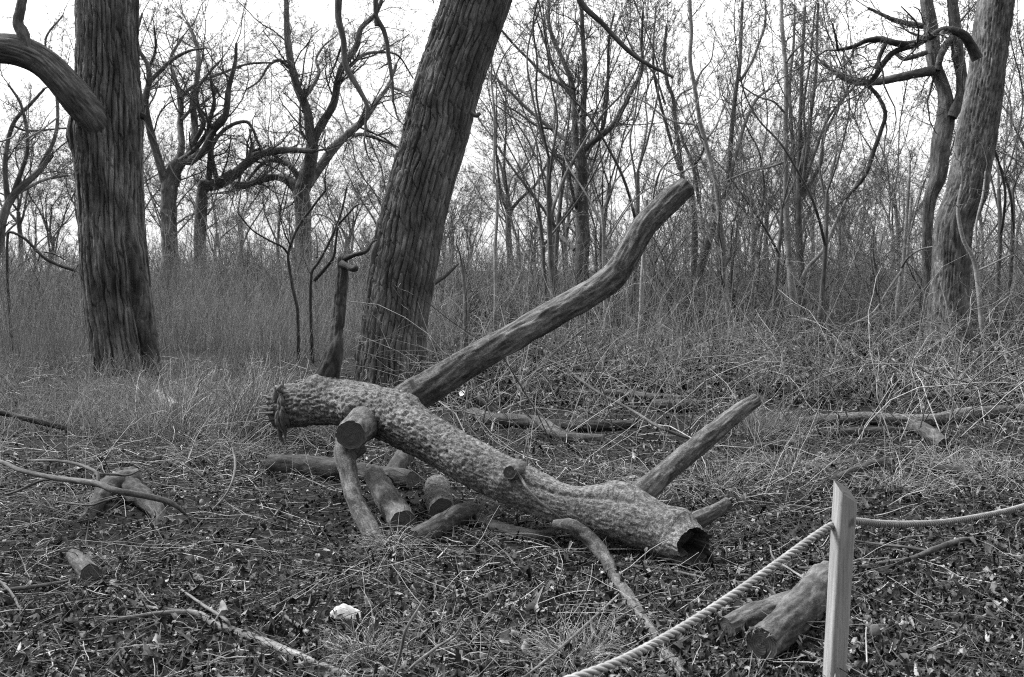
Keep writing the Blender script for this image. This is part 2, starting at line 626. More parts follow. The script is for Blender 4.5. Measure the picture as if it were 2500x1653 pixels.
# ------------------------------------------------------------------ bark relief
def furrowed(n=26, fl=1.5, amp=.028, warp=.5, seed=1):
    """long upright plates parted by narrow cracks that wander and merge"""
    def f(th, s, r):
        wx = (fbm(th * 6, s * 1.6, per=6, seed=seed + 4, octs=3) - .5) * 2 * warp + (vnoise(th * n, s * 4, per=n, seed=seed + 6) - .5) * .35
        x = th * n + wx
        lane = np.floor(x).astype(int)
        fx = x - lane
        edge = np.minimum(fx, 1 - fx)
        nb = np.where(fx > .5, lane + 1, lane) % n
        dep = .25 + .75 * sstep(.30, .55, _T[(nb * 7 + seed) & 255, 3] * .4 + vnoise(nb * 3.7 + seed, s * fl * 1.3, seed=seed + 2) * .75)
        wdt = .10 + .16 * vnoise(nb * 1.9, s * fl * 2.5, seed=seed + 3)
        crack = (1 - sstep(0, 1, edge / wdt)) * dep
        so_ = s * fl + _T[(lane % n * 13 + seed) & 255, 9] * 7 + (fx - .5) * .35 + (vnoise(x * 2, s * 6, seed=seed + 5) - .5) * .2
        cell = np.floor(so_); fs = so_ - cell
        cross = (1 - sstep(0, .05, np.minimum(fs, 1 - fs))) * .8
        lift = _T[(lane % n * 29 + cell.astype(int) * 17 + seed) & 255, 21] - .5
        fine = fbm(th * n * 5, s * 9, per=n * 5, seed=seed + 8, octs=3)
        return amp * (.35 - np.maximum(crack, cross * .55)) + amp * .42 * lift + amp * .5 * (fine - .5) + r * .08 * (fbm(th * 3, s * .9, per=3, seed=seed + 7, octs=2) - .5)
    return f


def shaggy(n=30, fl=.8, amp=.035, seed=20):
    def f(th, s, r):
        wx = (fbm(th * 5, s * 1.0, per=5, seed=seed + 4, octs=3) - .5) * 2.2
        a = vnoise(th * n + wx, s * fl, per=n, seed=seed)
        st = sstep(.42, .50, a) * .6 + sstep(.62, .68, a) * .4
        b = vnoise(th * n * 3 + wx * 2, s * fl * 3, per=n * 3, seed=seed + 1)
        fine = fbm(th * n * 4, s * 14, per=n * 4, seed=seed + 2, octs=2)
        return amp * (st - .5) + amp * .5 * (b - .5) + amp * .3 * (fine - .5) + r * .16 * (fbm(th * 3, s * .7, per=3, seed=seed + 7, octs=3) - .5)
    return f


def scaly(n=14, fl=7, amp=.012, seed=40, lump=.14, twist=0.0):
    def f(th, s, r):
        x = th * n + s * twist
        wx = (fbm(th * 6, s * 4, per=6, seed=seed + 4, octs=2) - .5) * 1.5
        a = vnoise(x + wx, s * fl, per=n, seed=seed)
        b = vnoise(x * 2 + wx, s * fl * 2, per=n * 2, seed=seed + 1)
        fine = fbm(x * 3, s * fl * 5, per=n * 3, seed=seed + 2, octs=2)
        return amp * (np.abs(2 * a - 1) ** .6 - .5) + amp * .7 * (sstep(.4, .6, b) - .5) + amp * .5 * (fine - .5) + r * lump * (fbm(th * 2, s * 2.2, per=2, seed=seed + 7, octs=3) - .5)
    return f


def smoothish(seed=60, amp=.004, lump=.12):
    def f(th, s, r):
        return amp * (fbm(th * 8, s * 25, per=8, seed=seed, octs=3) - .5) * 2 + r * lump * (fbm(th * 2, s * 4, per=2, seed=seed + 3, octs=3) - .5)
    return f


# ------------------------------------------------------------------ standing giant trees
def trunk_world(pv, d):
    """pv: (vx, vy, rv[, d]) -> points, radii"""
    pts, rad = [], []
    for q in pv:
        dd = q[3] if len(q) > 3 else d
        pts.append(P(q[0], q[1], dd)); rad.append(q[2] * S / F * dd)
    return np.array(pts), np.array(rad)


# --- left, shaggy
D = 14.3
pv = [(305, 960, 84), (300, 905, 78), (288, 820, 72), (272, 700, 72), (265, 600, 74), (257, 480, 72), (252, 380, 71), (252, 260, 70),
      (250, 150, 64), (248, 30, 63), (248, -150, 62), (252, -400, 58)]
pts, rad = trunk_world(pv, D)
t1 = thing('tree', 'massive shaggy barked trunk with a heavy limb arching left', 'tree', (pts[1][0], pts[1][1], 0))
fl_a = furrowed(38, 1.3, .06, .7, seed=23); fl_b = shaggy(24, .7, .035)
fl = lambda th, s, r: fl_a(th, s, r) * .8 + fl_b(th, s, r) * .6


def left_disp(th, s, r):
    roots = np.exp(-s / .45) * .12 * (fbm(th * 5, s * .3, per=5, seed=77, octs=2) - .3)
    burl = .10 * np.exp(-((s - 4.15) / .25) ** 2) * np.exp(-((th - .30) / .10) ** 2)
    groove = -.15 * np.exp(-((th - .655 - .012 * np.sin(s * 2.1)) / .020) ** 2) * sstep(3.4, 2.6, s)
    lobe = .07 * np.exp(-((th - .715) / .045) ** 2) * sstep(3.0, 1.2, s)
    return fl(th, s, r) * 1.15 + roots + burl + groove + lobe


mb = MB(); tube(mb, pts, rad, 320, 520, left_disp, cap=(False, True)); mb.build('trunk', M['shaggy'], t1)
lp, lr = trunk_world([(304, 450, 16, D + .20), (278, 378, 30, D - .04), (252, 322, 37, D - .18), (222, 275, 39, D - .33), (183, 232, 37, D - .45), (143, 186, 34, D - .55), (100, 145, 33, D - .6), (50, 120, 34, D - .7), (0, 112, 33, D - .75), (-90, 110, 30, D - .8), (-220, 60, 24, D - .8)], D)
mb = MB(); tube(mb, lp, lr, 90, 170, furrowed(30, 2.2, .020, seed=5), cap=(False, True)); mb.build('limb', M['furrow'], t1)
lp2, lr2 = trunk_world([(62, 115, 13), (52, 75, 14), (42, 55, 12), (48, 20, 11), (60, -40, 8)], D - .8)
mb = MB(); tube(mb, lp2, lr2, 20, 40, smoothish(3, .006)); mb.build('limb', M['furrow'], t1)
stub, sr = trunk_world([(310, 262, 9), (328, 268, 8), (337, 272, 7)], D)
mb = MB(); tube(mb, stub, sr, 14, 8, smoothish(8)); mb.build('branch_stub', M['dark_log'], t1)
mb = MB()
crown(mb, [(lp[2:], lr[2:] * .4), trunk_world([(240, 300, 4), (180, 265, 4), (110, 280, 3), (30, 318, 2)], D - .7)], 5, .8, (.5, 1.3), (4, 3), .22, .02, .004)
mb.build('crown', M['pale_twig'], t1)

# --- middle, leaning
D = 13.4
pv = [(903, 960, 80), (903, 885, 77), (910, 800, 74), (920, 720, 72), (937, 620, 72), (958, 500, 71), (984, 400, 71), (1010, 310, 72), (1038, 200, 73),
      (1068, 110, 73), (1096, 25, 74), (1150, -120, 72), (1215, -320, 66)]
pts, rad = trunk_world(pv, D)
t2 = thing('tree', 'thick furrowed trunk leaning right, rising behind the fallen tree', 'tree', (pts[1][0], pts[1][1], 0))
ff = furrowed(34, 3.2, .060, .8)


def mid_disp(th, s, r):
    # ridges run deepest on the flank that faces left; the right flank is finer
    amt = .45 + 1.1 * np.exp(-((th - .32) / .12) ** 2) + .2 * np.exp(-((th - .6) / .2) ** 2)
    return ff(th, s, r) * amt


mb = MB(); tube(mb, pts, rad, 320, 520, mid_disp, cap=(False, True)); mb.build('trunk', M['furrow'], t2)
hang = [[(1098, -160, 22), (1000, -120, 14), (880, -60, 9), (870, 0, 6), (872, 60, 5)],
        [(790, -60, 9), (783, 35, 8), (795, 90, 7), (800, 150, 7), (830, 205, 6), (850, 245, 5), (848, 275, 4)],
        [(1185, -200, 26), (1010, -190, 16), (860, -130, 12), (790, -60, 9)],
        [(868, 35, 6), (890, 75, 5), (900, 130, 5), (908, 190, 4), (910, 235, 3)],
        [(1195, -230, 20), (1300, -200, 14), (1380, -120, 10), (1340, -10, 8), (1400, 60, 6), (1470, 130, 5), (1560, 180, 3)]]
hl = []
for h in hang:
    p_, r_ = trunk_world(h, D - .2); hl.append((p_, r_))
    mb = MB(); tube(mb, p_, r_, 12, 40, smoothish(5, .004)); mb.build('limb', M['grey_tree'], t2)
mb = MB(); crown(mb, hl[1:2] + hl[3:4], 9, 1.2, (.3, .9), (3, 3), .2, 0, .004); mb.build('crown', M['twig'], t2)
for sgm in ([(1092, 262, 5), (1103, 268, 5), (1112, 262, 4)], [(875, 560, 6), (866, 580, 6), (862, 610, 5)], [(1005, 655, 6), (1030, 640, 4), (1050, 622, 3), (1062, 610, 2)]):
    p_, r_ = trunk_world(sgm, D - .35)
    mb = MB(); tube(mb, p_, r_, 8, 10); mb.build('branch_stub', M['grey_tree'], t2)

# --- right edge, with a second stem behind
D = 20.5
zz = Z(3, [(1975, 60), (1960, 150), (1930, 400), (1890, 700), (1840, 1000), (1795, 1250), (1745, 1500)])
zr = [125, 128, 122, 128, 138, 138, 140]
zz2 = Z(13, [(1660, 300), (1640, 600), (1625, 850), (1620, 1050), (1620, 1180), (1620, 1330)])
zr2 = [130, 128, 132, 148, 165, 180]
pv = [(a, b, r_ * ZR) for (a, b), r_ in zip(zz + zz2, zr + zr2)]
pv = [(2330, -260, 30), (2318, -120, 36)] + pv
pts, rad = trunk_world(pv[::-1], D)
t3 = thing('tree', 'thick grey trunk at the right edge with crooked dark limbs', 'tree', (pts[1][0], pts[1][1], 0))
mb = MB(); tube(mb, pts, rad, 120, 300, furrowed(40, 3.5, .05, .7, seed=31), cap=(False, True)); mb.build('trunk', M['old'], t3)
LT3 = [([(1850, 450), (1790, 340), (1720, 260), (1600, 225), (1480, 280), (1350, 335), (1200, 345), (1080, 300), (990, 310), (900, 350), (780, 375)], [44, 38, 33, 30, 27, 28, 26, 22, 18, 16, 12], D - .9),
       ([(780, 375), (745, 290), (710, 190)], [10, 8, 6], D - .9),
       ([(900, 350), (870, 440), (800, 520)], [10, 8, 6], D - .9),
       ([(1130, 340), (1090, 440), (1050, 560), (1000, 640)], [18, 16, 12, 8], D - 1.0),
       ([(1350, 350), (1200, 400), (1110, 500), (1050, 600), (1010, 650), (1080, 740), (1140, 870), (1100, 1010), (1050, 1130), (970, 1350), (840, 1520)], [20, 22, 22, 18, 16, 15, 15, 15, 16, 14, 10], D - 1.0)]
L3 = []
for zp, zr_, dd in LT3:
    p_, r_ = trunk_world([(a, b, q * ZR) for (a, b), q in zip(Z(3, zp), zr_)], dd)
    p_[:, 1] += rng.normal(0, .06, len(p_))
    L3.append((p_, r_))
    mb = MB(); tube(mb, p_, r_, 14, 60, smoothish(12, .008)); mb.build('limb', M['dark_log'], t3)
mb = MB(); crown(mb, [(a, b * .7) for a, b in L3], 12, 3.0, (.5, 1.9), (5, 5, 4), .25, -.03, .005); mb.build('crown', M['twig'], t3)

D = 24.0
pv = [(a, b, r_ * ZR) for (a, b), r_ in zip(Z(3, [(1450, 20), (1470, 150), (1490, 300), (1510, 500), (1580, 680), (1600, 850), (1560, 1100), (1535, 1350)]), [44, 50, 50, 48, 46, 62, 68, 60])]
pv += [(a, b, r_ * ZR) for (a, b), r_ in zip(Z(13, [(1475, 120), (1455, 400), (1455, 600), (1465, 800), (1470, 960)]), [42, 34, 34, 36, 42])]
pv = [(2130, -200, 26)] + pv
pts, rad = trunk_world(pv[::-1], D)
t4 = thing('tree', 'slimmer grey trunk close behind the right edge tree, one long limb reaching left', 'tree', (pts[0][0], pts[0][1], 0))
mb = MB(); tube(mb, pts, rad, 48, 160, furrowed(20, 1.6, .022, seed=33), cap=(False, True)); mb.build('trunk', M['old'], t4)
L4 = []
for zp, zr_ in (([(1500, 540), (1440, 550), (1250, 590), (1100, 620), (950, 630), (800, 590), (640, 470)], [40, 35, 32, 30, 24, 18, 12]),
                ([(1640, 900), (1720, 700), (1690, 400), (1660, 150), (1640, -100)], [40, 42, 42, 42, 36]),
                ([(1690, 250), (1620, 320), (1560, 420), (1530, 540)], [30, 28, 26, 24]),
                ([(1420, 200), (1300, 180), (1170, 140), (1000, 60)], [24, 20, 16, 10]),
                ([(1450, 400), (1330, 440), (1270, 450), (1200, 400)], [20, 18, 16, 10])):
    p_, r_ = trunk_world([(a, b, q * ZR) for (a, b), q in zip(Z(3, zp), zr_)], D - .2)
    L4.append((p_, r_))
    mb = MB(); tube(mb, p_, r_, 16, 60, smoothish(14, .012)); mb.build('limb', M['old'], t4)
mb = MB(); crown(mb, [(a, b * .5) for a, b in L4], 14, 2.4, (.7, 2.2), (5, 5, 3), .24, 0, .005); mb.build('crown', M['twig'], t4)

# ------------------------------------------------------------------ the fallen tree
def fl_world(pv):
    return trunk_world(pv, None)


ft_pts, ft_rad = fl_world([(648, 940, 49, 6.75), (700, 936, 49, 6.68), (760, 932, 50, 6.58), (830, 938, 53, 6.46), (890, 962, 55, 6.34), (960, 1000, 53, 6.2), (1040, 1043, 52, 6.05), (1130, 1090, 51, 5.9),
                           (1210, 1128, 50, 5.75), (1300, 1165, 48, 5.6), (1390, 1190, 51, 5.46), (1470, 1210, 58, 5.34), (1540, 1234, 56, 5.24), (1578, 1254, 53, 5.16), (1606, 1268, 45, 5.06)])
ft = thing('fallen_tree', 'fallen rough barked tree propped on its branches across the clearing', 'fallen tree', (ft_pts[6][0], ft_pts[6][1], 0))
sc_f = scaly(40, 20, .0075, 40, .12)


_fs = np.concatenate([[0], np.cumsum(np.linalg.norm(np.diff(ft_pts, axis=0), axis=1))])
_fx = [648, 700, 760, 830, 890, 960, 1040, 1130, 1210, 1300, 1390, 1470, 1540, 1580, 1604]


def s_at(x): return float(np.interp(x, _fx, _fs))


def ft_disp(th, s, r):
    gro = -.045 * np.exp(-((th - .63 - .03 * np.sin(s * 5)) / .028) ** 2) * sstep(s_at(1180), s_at(1330), s)
    gro = gro - .02 * np.exp(-((th - .36 - .04 * np.sin(s * 4)) / .02) ** 2) * sstep(s_at(1150), s_at(1300), s) * sstep(s_at(1560), s_at(1450), s)
    def collar(x, t0, amp, ws, wt):
        return amp * np.exp(-((s - s_at(x)) / ws) ** 2 - ((th - t0) / wt) ** 2)
    gro = gro + collar(1425, .20, .075, .17, .09) + collar(915, .15, .05, .13, .10) + collar(845, .50, .045, .10, .11) + collar(745, .25, .045, .10, .10)
    gro = gro + collar(1570, .24, .045, .09, .10) + collar(1190, .45, .02, .06, .06) - collar(1010, .5, .018, .16, .2) - collar(1300, .3, .016, .12, .2) + collar(1100, .4, .014, .12, .2)
    big = .012 * (fbm(th * 3, s * 1.8, per=3, seed=90, octs=2) - .5)
    rough = .55 + .9 * sstep(2.6, .8, s)
    rag = .03 * (vnoise(th * 9, s * 0 + 3, per=9, seed=66) - .6) * sstep(_fs[-1] - .10, _fs[-1], s)
    return sc_f(th, s, r) * rough + gro + big + rag


mb = MB()
r0, r1, tt = tube(mb, ft_pts, ft_rad, 150, 620, ft_disp, cap=(False, False))
mb.build('trunk', M['fallen'], ft)
cut_face(r1, tt[-1], .01, .20, .012, 3).build('hollow_end', M['dark_log'], ft)
# splintered left end
mb = cut_face(r0, -tt[0], .02, .05, .05, 5); mb.build('broken_end', M['rot'], ft)
mb = MB()
rs = np.random.default_rng(4)
for k in range(26):
    i = rs.integers(0, len(r0)); c0 = r0.mean(0)
    if rs.random() < .6: i = int(len(r0) * rs.uniform(.3, .75))
    q = c0 + (r0[i] - c0) * rs.uniform(.6, .98)
    e = q - tt[0] * rs.uniform(.02, .10) + rs.normal(0, .012, 3)
    tube(mb, [q + tt[0] * .06, q, e], [.012, .011, .002], 5, 6)
for k in range(30):
    x0 = 652 + rs.normal(0, 5); y0 = rs.uniform(885, 985); ln_ = rs.uniform(18, 60)
    dz = 6.62 - .05 * math.sin((y0 - 885) / 100 * math.pi) + rs.normal(0, .012)
    p_, r_ = fl_world([(x0, y0, rs.uniform(1, 3), dz), (x0 + rs.normal(0, 3), y0 + ln_ * .5, rs.uniform(2.5, 5), dz - .01), (x0 + 8 + rs.normal(0, 4), y0 + ln_, 1, dz)])
    tube(mb, p_, r_ * 1.5, 6, 12, scaly(4, 25, .004, 12 + k, .5))
mb.build('splinters', M['stick'], ft)


def limb(pv, K, n, disp, material, name='limb', flare=0.0, cap=(False, True), face=None, hollow=0.0, parent=ft, rend=(0, 0)):
    p_, r_ = fl_world(pv)
    k = catmull(np.column_stack([p_, r_]), n)
    p_, r_ = k[:, :3], k[:, 3]
    if flare:
        s_ = np.concatenate([[0], np.cumsum(np.linalg.norm(np.diff(p_, axis=0), axis=1))])
        r_ = r_ * (1 + flare * np.exp(-s_ / (.9 * r_[0] + .03)))
    m_ = MB()
    a_, b_, t_ = tube(m_, p_, r_, K, None, disp, cap=(cap[0], cap[1] and face is None), round_end=rend)
    o = m_.build(name, material, parent)
    if face is not None:
        cut_face(b_, t_[-1], .004, hollow, .006, 9).build('cut_face', face, o)
    return p_, r_


up_p, up_r = limb([(905, 962, 40, 6.5), (945, 925, 37, 6.45), (1000, 893, 36, 6.45), (1080, 842, 33, 6.5), (1180, 785, 32, 6.55), (1280, 728, 31, 6.6), (1360, 683, 31, 6.65),
      (1420, 640, 31, 6.7), (1452, 592, 29, 6.73), (1482, 538, 28, 6.76), (1532, 482, 27, 6.8), (1590, 432, 24, 6.85)],
     72, 300, scaly(16, 4, .010, 44, .16, 2), M['limb'], flare=.25, face=M['cut_mid'])
limb([(1400, 1215, 34, 5.46), (1440, 1182, 34, 5.46), (1485, 1145, 30, 5.5), (1530, 1105, 25, 5.6), (1590, 1053, 24, 5.7), (1650, 1003, 22, 5.8), (1700, 962, 19, 5.86), (1752, 925, 15, 5.92)],
     60, 200, scaly(12, 6, .006, 46, .16), M['limb'], flare=.35, face=M['cut_mid'])
limb([(1540, 1250, 24, 5.24), (1580, 1226, 26, 5.22), (1615, 1206, 21, 5.2), (1650, 1187, 17, 5.22), (1688, 1165, 15, 5.25)], 48, 80, scaly(10, 6, .005, 47, .14), M['limb'], flare=.5, face=M['cut_dark'])
limb([(860, 965, 40, 6.42), (838, 985, 38, 6.2), (818, 1002, 35, 6.0), (812, 1008, 34, 5.94)], 64, 60, scaly(14, 5, .006, 48, .1), M['limb'], name='sawn_stub', flare=.15, face=M['cut_dark'])
limb([(812, 1030, 32, 6.1), (800, 1055, 25, 6.05), (806, 1090, 21, 5.98), (816, 1140, 20, 5.88), (834, 1185, 21, 5.77), (858, 1230, 22, 5.65), (885, 1290, 24, 5.5)],
     48, 150, smoothish(49, .006, .16), M['limb'], name='branch', flare=.2)
limb([(735, 945, 28, 6.70), (745, 908, 34, 6.68), (753, 882, 31, 6.65), (763, 856, 24, 6.62), (774, 815, 19, 6.62), (780, 770, 13, 6.68), (783, 750, 14, 6.69), (787, 700, 13, 6.72), (792, 640, 13, 6.74), (793, 590, 11, 6.76)],
     40, 200, scaly(10, 7, .010, 50, .22), M['dark_log'], name='snag', flare=.15, rend=(0, .03))
limb([(792, 612, 9, 6.72), (806, 618, 7, 6.66), (818, 622, 8, 6.62), (828, 620, 9, 6.6)], 16, 24, smoothish(51), M['dark_log'], name='knob', rend=(0, .02))
limb([(796, 600, 6, 6.74), (822, 590, 5, 6.7), (848, 582, 4, 6.7), (862, 560, 3, 6.72), (872, 556, 2, 6.74)], 10, 40, smoothish(52, .002), M['dark_log'], name='twig')
limb([(1196, 1094, 22, 5.74), (1186, 1092, 17, 5.64), (1180, 1094, 14, 5.59)], 40, 20, scaly(8, 6, .004, 53, .1), M['limb'], name='knot', flare=.5, face=M['cut_dark'])
limb([(950, 880, 6, 6.3), (960, 900, 8, 6.3)], 8, 6, None, M['stick'], name='twig')


# ------------------------------------------------------------------ logs lying about
def log(name, label, cat, vpts, rv, material='log', K=40, n=90, disp=None, faces=(None, None), lifts=None, group=None, hollow=(0, 0), bent=True, rend=(0, 0)):
    pts, rad = [], []
    rv = rv if hasattr(rv, '__len__') else [rv] * len(vpts)
    for i, (a, b) in enumerate(vpts):
        p_, r_, d_ = lie(a, b, rv[i], 0 if lifts is None else lifts[i])
        pts.append(p_); rad.append(r_)
    pts, rad = np.array(pts), np.array(rad)
    o = thing(name, label, cat, (pts[0][0], pts[0][1], gh(pts[0][0], pts[0][1])), group)
    m_ = MB()
    a_, b_, t_ = tube(m_, pts, rad, K, n, disp or scaly(max(8, K // 4), 7, rad.mean() * .10, int(vpts[0][0]) % 50, .16), cap=(faces[0] is None, faces[1] is None), round_end=rend)
    m_.build('bark', M[material], o)
    if faces[0] is not None: cut_face(a_, -t_[0], .003, hollow[0], .005, 2).build('cut_face', M[faces[0]], o)
    if faces[1] is not None: cut_face(b_, t_[-1], .003, hollow[1], .005, 3).build('cut_face', M[faces[1]], o)
    return o, pts, rad


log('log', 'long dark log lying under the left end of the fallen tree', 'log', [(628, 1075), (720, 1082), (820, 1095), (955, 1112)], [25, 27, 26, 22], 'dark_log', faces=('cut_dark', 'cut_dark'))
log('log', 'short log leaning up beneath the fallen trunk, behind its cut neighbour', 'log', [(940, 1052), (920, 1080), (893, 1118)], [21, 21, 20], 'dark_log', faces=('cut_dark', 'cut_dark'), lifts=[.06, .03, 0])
log('log', 'cut log sloping down to the straw tuft beside the leaning branch', 'log', [(868, 1105), (895, 1150), (935, 1212)], [25, 30, 31], 'log', faces=('cut_dark', 'cut_dark'), lifts=[.10, .05, 0])
log('log', 'short round log showing its sawn end behind the rough log', 'log', [(1012, 1128), (1015, 1150), (1024, 1184)], [30, 31, 31], 'fallen', faces=('cut_dark', 'cut_dark'), lifts=[.02, .02, .01])
log('log', 'rough blunt ended log lying in front of the round sawn log', 'log', [(955, 1248), (1000, 1228), (1050, 1200), (1098, 1180)], [21, 25, 26, 23], 'log', faces=('cut_dark', None), rend=(0, .05))
log('log', 'thin smooth branch log along the ground below the fallen trunk', 'log', Z(22, [(-110, 1300), (0, 1360), (160, 1410), (330, 1440), (470, 1440)]), [13, 15, 16, 15, 12], 'log', disp=smoothish(71, .005))
gpts = Z(32, [(490, 400), (600, 410), (710, 470), (800, 560), (880, 670), (940, 800), (1010, 900), (1090, 1010), (1150, 1110), (1230, 1230), (1310, 1350), (1380, 1440), (1470, 1570)])
log('fallen_branch', 'crooked pale branch curving from the fallen trunk towards the camera', 'branch', gpts, [12, 16, 17, 16, 14, 13, 13, 14, 13, 13, 13, 14, 15], 'limb', K=32, n=260,
    disp=scaly(10, 9, .005, 72, .24), lifts=[.16, .16, .12, .07, .03, .0, 0, 0, 0, 0, 0, 0, 0])
# forked log by the post
o, hp, hr = log('log', 'forked log with two sawn ends lying beside the wooden post', 'log', [(1918, 1345), (1870, 1395), (1815, 1450), (1762, 1492)], [46, 45, 42, 38], 'log', lifts=[0, 0, .015, .03], K=80, n=120, disp=scaly(14, 7, .007, 74, .14), faces=(None, 'cut_dark'))
m_ = MB()
fp, fr = [hp[1] + [.02, 0, 0]], [hr[1] * .8]
for a, b, r_ in ((1800, 1412, 33), (1735, 1432, 30), (1680, 1458, 28)):
    p_, q_, d_ = lie(a, b, r_); fp.append(p_); fr.append(q_)
a_, b_, t_ = tube(m_, np.array(fp), np.array(fr), 60, 70, scaly(12, 7, .006, 75, .12), cap=(False, False))
m_.build('fork', M['log'], o); cut_face(b_, t_[-1], .003, 0, .005, 4).build('cut_face', M['cut_dark'], o)
# pale torn rim of bark round the main cut
m_ = MB(); rsn = np.random.default_rng(6)
mainend = np.array(hp[-1]); ax = nrm(hp[-1] - hp[-2]); ux = nrm(np.cross(ax, [0, 0, 1])); uz = np.cross(ux, ax)
for k in range(34):
    an = math.radians(rsn.uniform(5, 150)); q = mainend + ax * .006 + (ux * math.cos(an) + uz * math.sin(an)) * hr[-1] * rsn.uniform(.93, 1.0)
    tube(m_, [q, q + rsn.normal(0, .006, 3), q + rsn.normal(0, .009, 3)], [.003, .0035, .001], 4)
m_.build('torn_bark', M['stick'], o)

# behind the fallen tree
BL = 'logs scattered behind the fallen tree'
log('log', 'long pale log running out of the right edge of the clearing', 'log', Z(23, [(470, 575), (620, 555), (800, 545), (1000, 535), (1300, 555), (1500, 550), (1750, 510), (2000, 490), (2300, 480)]), [10, 13, 14, 15, 14, 15, 16, 16, 16], 'fallen', group=BL)
log('log', 'short log sloping off the long pale log towards the post', 'log', Z(23, [(1350, 590), (1450, 640), (1590, 740)]), [14, 17, 15], 'log', group=BL)
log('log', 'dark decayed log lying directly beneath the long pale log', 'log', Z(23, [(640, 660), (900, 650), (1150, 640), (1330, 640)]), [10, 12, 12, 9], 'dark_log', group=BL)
log('fallen_branch', 'crooked dark branch arched just behind the top of the post', 'branch', Z(23, [(700, 1020), (830, 965), (960, 915), (1060, 880), (1120, 885), (1190, 935)]), [7, 8.5, 9.5, 9.5, 9, 8], 'dark_log', disp=smoothish(76, .006), lifts=[.02, .03, .06, .09, .08, .02], group=BL)
log('log', 'short dark log half sunk in dry grass right of the arched branch', 'log', Z(23, [(1470, 930), (1620, 935), (1760, 960), (1850, 990)]), [10, 12, 11, 8], 'dark_log', group=BL)
log('log', 'bark covered log bending down behind the middle of the fallen trunk', 'log', Z(22, [(-140, 500), (0, 545), (200, 560), (350, 575), (450, 620), (540, 670), (660, 690), (850, 695)]), [14, 16, 17, 17, 16, 14, 12, 10], 'log', group=BL)
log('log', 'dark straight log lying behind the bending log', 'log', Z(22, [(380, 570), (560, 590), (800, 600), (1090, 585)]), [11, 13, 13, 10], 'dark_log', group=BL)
log('fallen_branch', 'grey branch lying level among twigs behind the dark straight log', 'branch', Z(22, [(560, 345), (830, 345), (1050, 350), (1200, 372), (1420, 388), (1545, 390)]), [8, 8, 9, 9, 9, 10], 'log', lifts=[.05] * 6, group=BL)
log('log', 'thick mossy log end behind the tip of the lower limb', 'log', Z(22, [(1900, 600), (2000, 575), (2120, 590), (2230, 640)]), [16, 18, 18, 15], 'log', group=BL)
log('log', 'low dark log in the grass right of the mossy log end', 'log', Z(23, [(10, 790), (200, 760), (390, 740)]), [11, 12, 11], 'dark_log', group=BL)
log('log', 'small cut log with a pale end behind the base of the upper limb', 'log', Z(21, [(1840, 450), (1750, 390), (1655, 342)]), [8, 8.5, 8], 'log', faces=(None, 'cut_pale'), lifts=[.0, .1, .2], group=BL)
log('log', 'wide flat rotting log in front of the twiggy thicket', 'log', Z(22, [(1230, 440), (1400, 440), (1560, 440)]), [14, 16, 14], 'log', group=BL)
# left side
log('log', 'dark straight pole in the weeds at the left edge', 'log', Z(20, [(-120, 480), (60, 505), (260, 555), (500, 615)]), [5, 6, 6.5, 5], 'dark_log', lifts=[.25, .2, .15, .05])
log('log', 'pale crumbling log section in the grass between big trunk and broken end', 'log', Z(20, [(1200, 350), (1280, 410), (1350, 460)]), [12, 14, 13], 'rot', faces=(None, 'cut_mid'))
log('log', 'flat dark chunk of split wood beside the pale crumbling log', 'log', Z(20, [(1400, 440), (1540, 420)]), [9, 9], 'dark_log', faces=('cut_mid', 'cut_mid'))
log('fallen_branch', 'bleached stick behind the pale crumbling log', 'branch', Z(20, [(1560, 245), (1670, 280), (1760, 300), (1870, 325)]), [2.5, 4, 5, 4], 'stick', lifts=[.05] * 4)
log('log', 'sawn log end poking from the litter below the old stump', 'log', Z(30, [(560, 640), (630, 710), (690, 775)]), [17, 21, 22], 'log', faces=(None, 'cut_dark'), lifts=[0, .01, .02])


# old stump with arching roots
st = thing('stump', 'decayed mossy stump with arching roots and a dark hollow', 'stump', lie(310, 1190)[0])
def zlimb(pts_z, rz, lifts, material, name, parent, K=30, n=80, k=20, seed=80, lump=.35):
    p_, r_ = [], []
    for (a, b), q, l in zip(Z(k, pts_z), rz, lifts):
        # lifted points are placed by their depth on the mound, not by the ground below them
        p0 = P(a, b, l); p_.append(p0); r_.append(q * ZR * S / F * l)
    m_ = MB(); tube(m_, np.array(p_), np.array(r_), K, n, scaly(9, 9, np.mean(r_) * .16, seed, lump)); return m_.build(name, M[material], parent)
zlimb([(1060, 1010), (950, 1030), (840, 1070), (760, 1170), (700, 1260), (640, 1340)], [85, 95, 80, 62, 52, 40], [6.35, 6.3, 6.2, 6.05, 5.95, 5.85], 'log', 'root', st)
zlimb([(930, 1010), (1000, 1080), (1110, 1150), (1210, 1250), (1230, 1380), (1200, 1500)], [90, 90, 75, 60, 50, 45], [6.35, 6.25, 6.1, 5.95, 5.85, 5.75], 'log', 'root', st, seed=83)
zlimb([(970, 960), (980, 1050), (990, 1180), (1000, 1400)], [80, 105, 125, 140], [6.4, 6.35, 6.4, 6.5], 'log', 'body', st, K=40, seed=85)
zlimb([(830, 1180), (800, 1300), (790, 1450)], [90, 110, 120], [6.1, 6.1, 6.1], 'dark_log', 'root', st, seed=87)


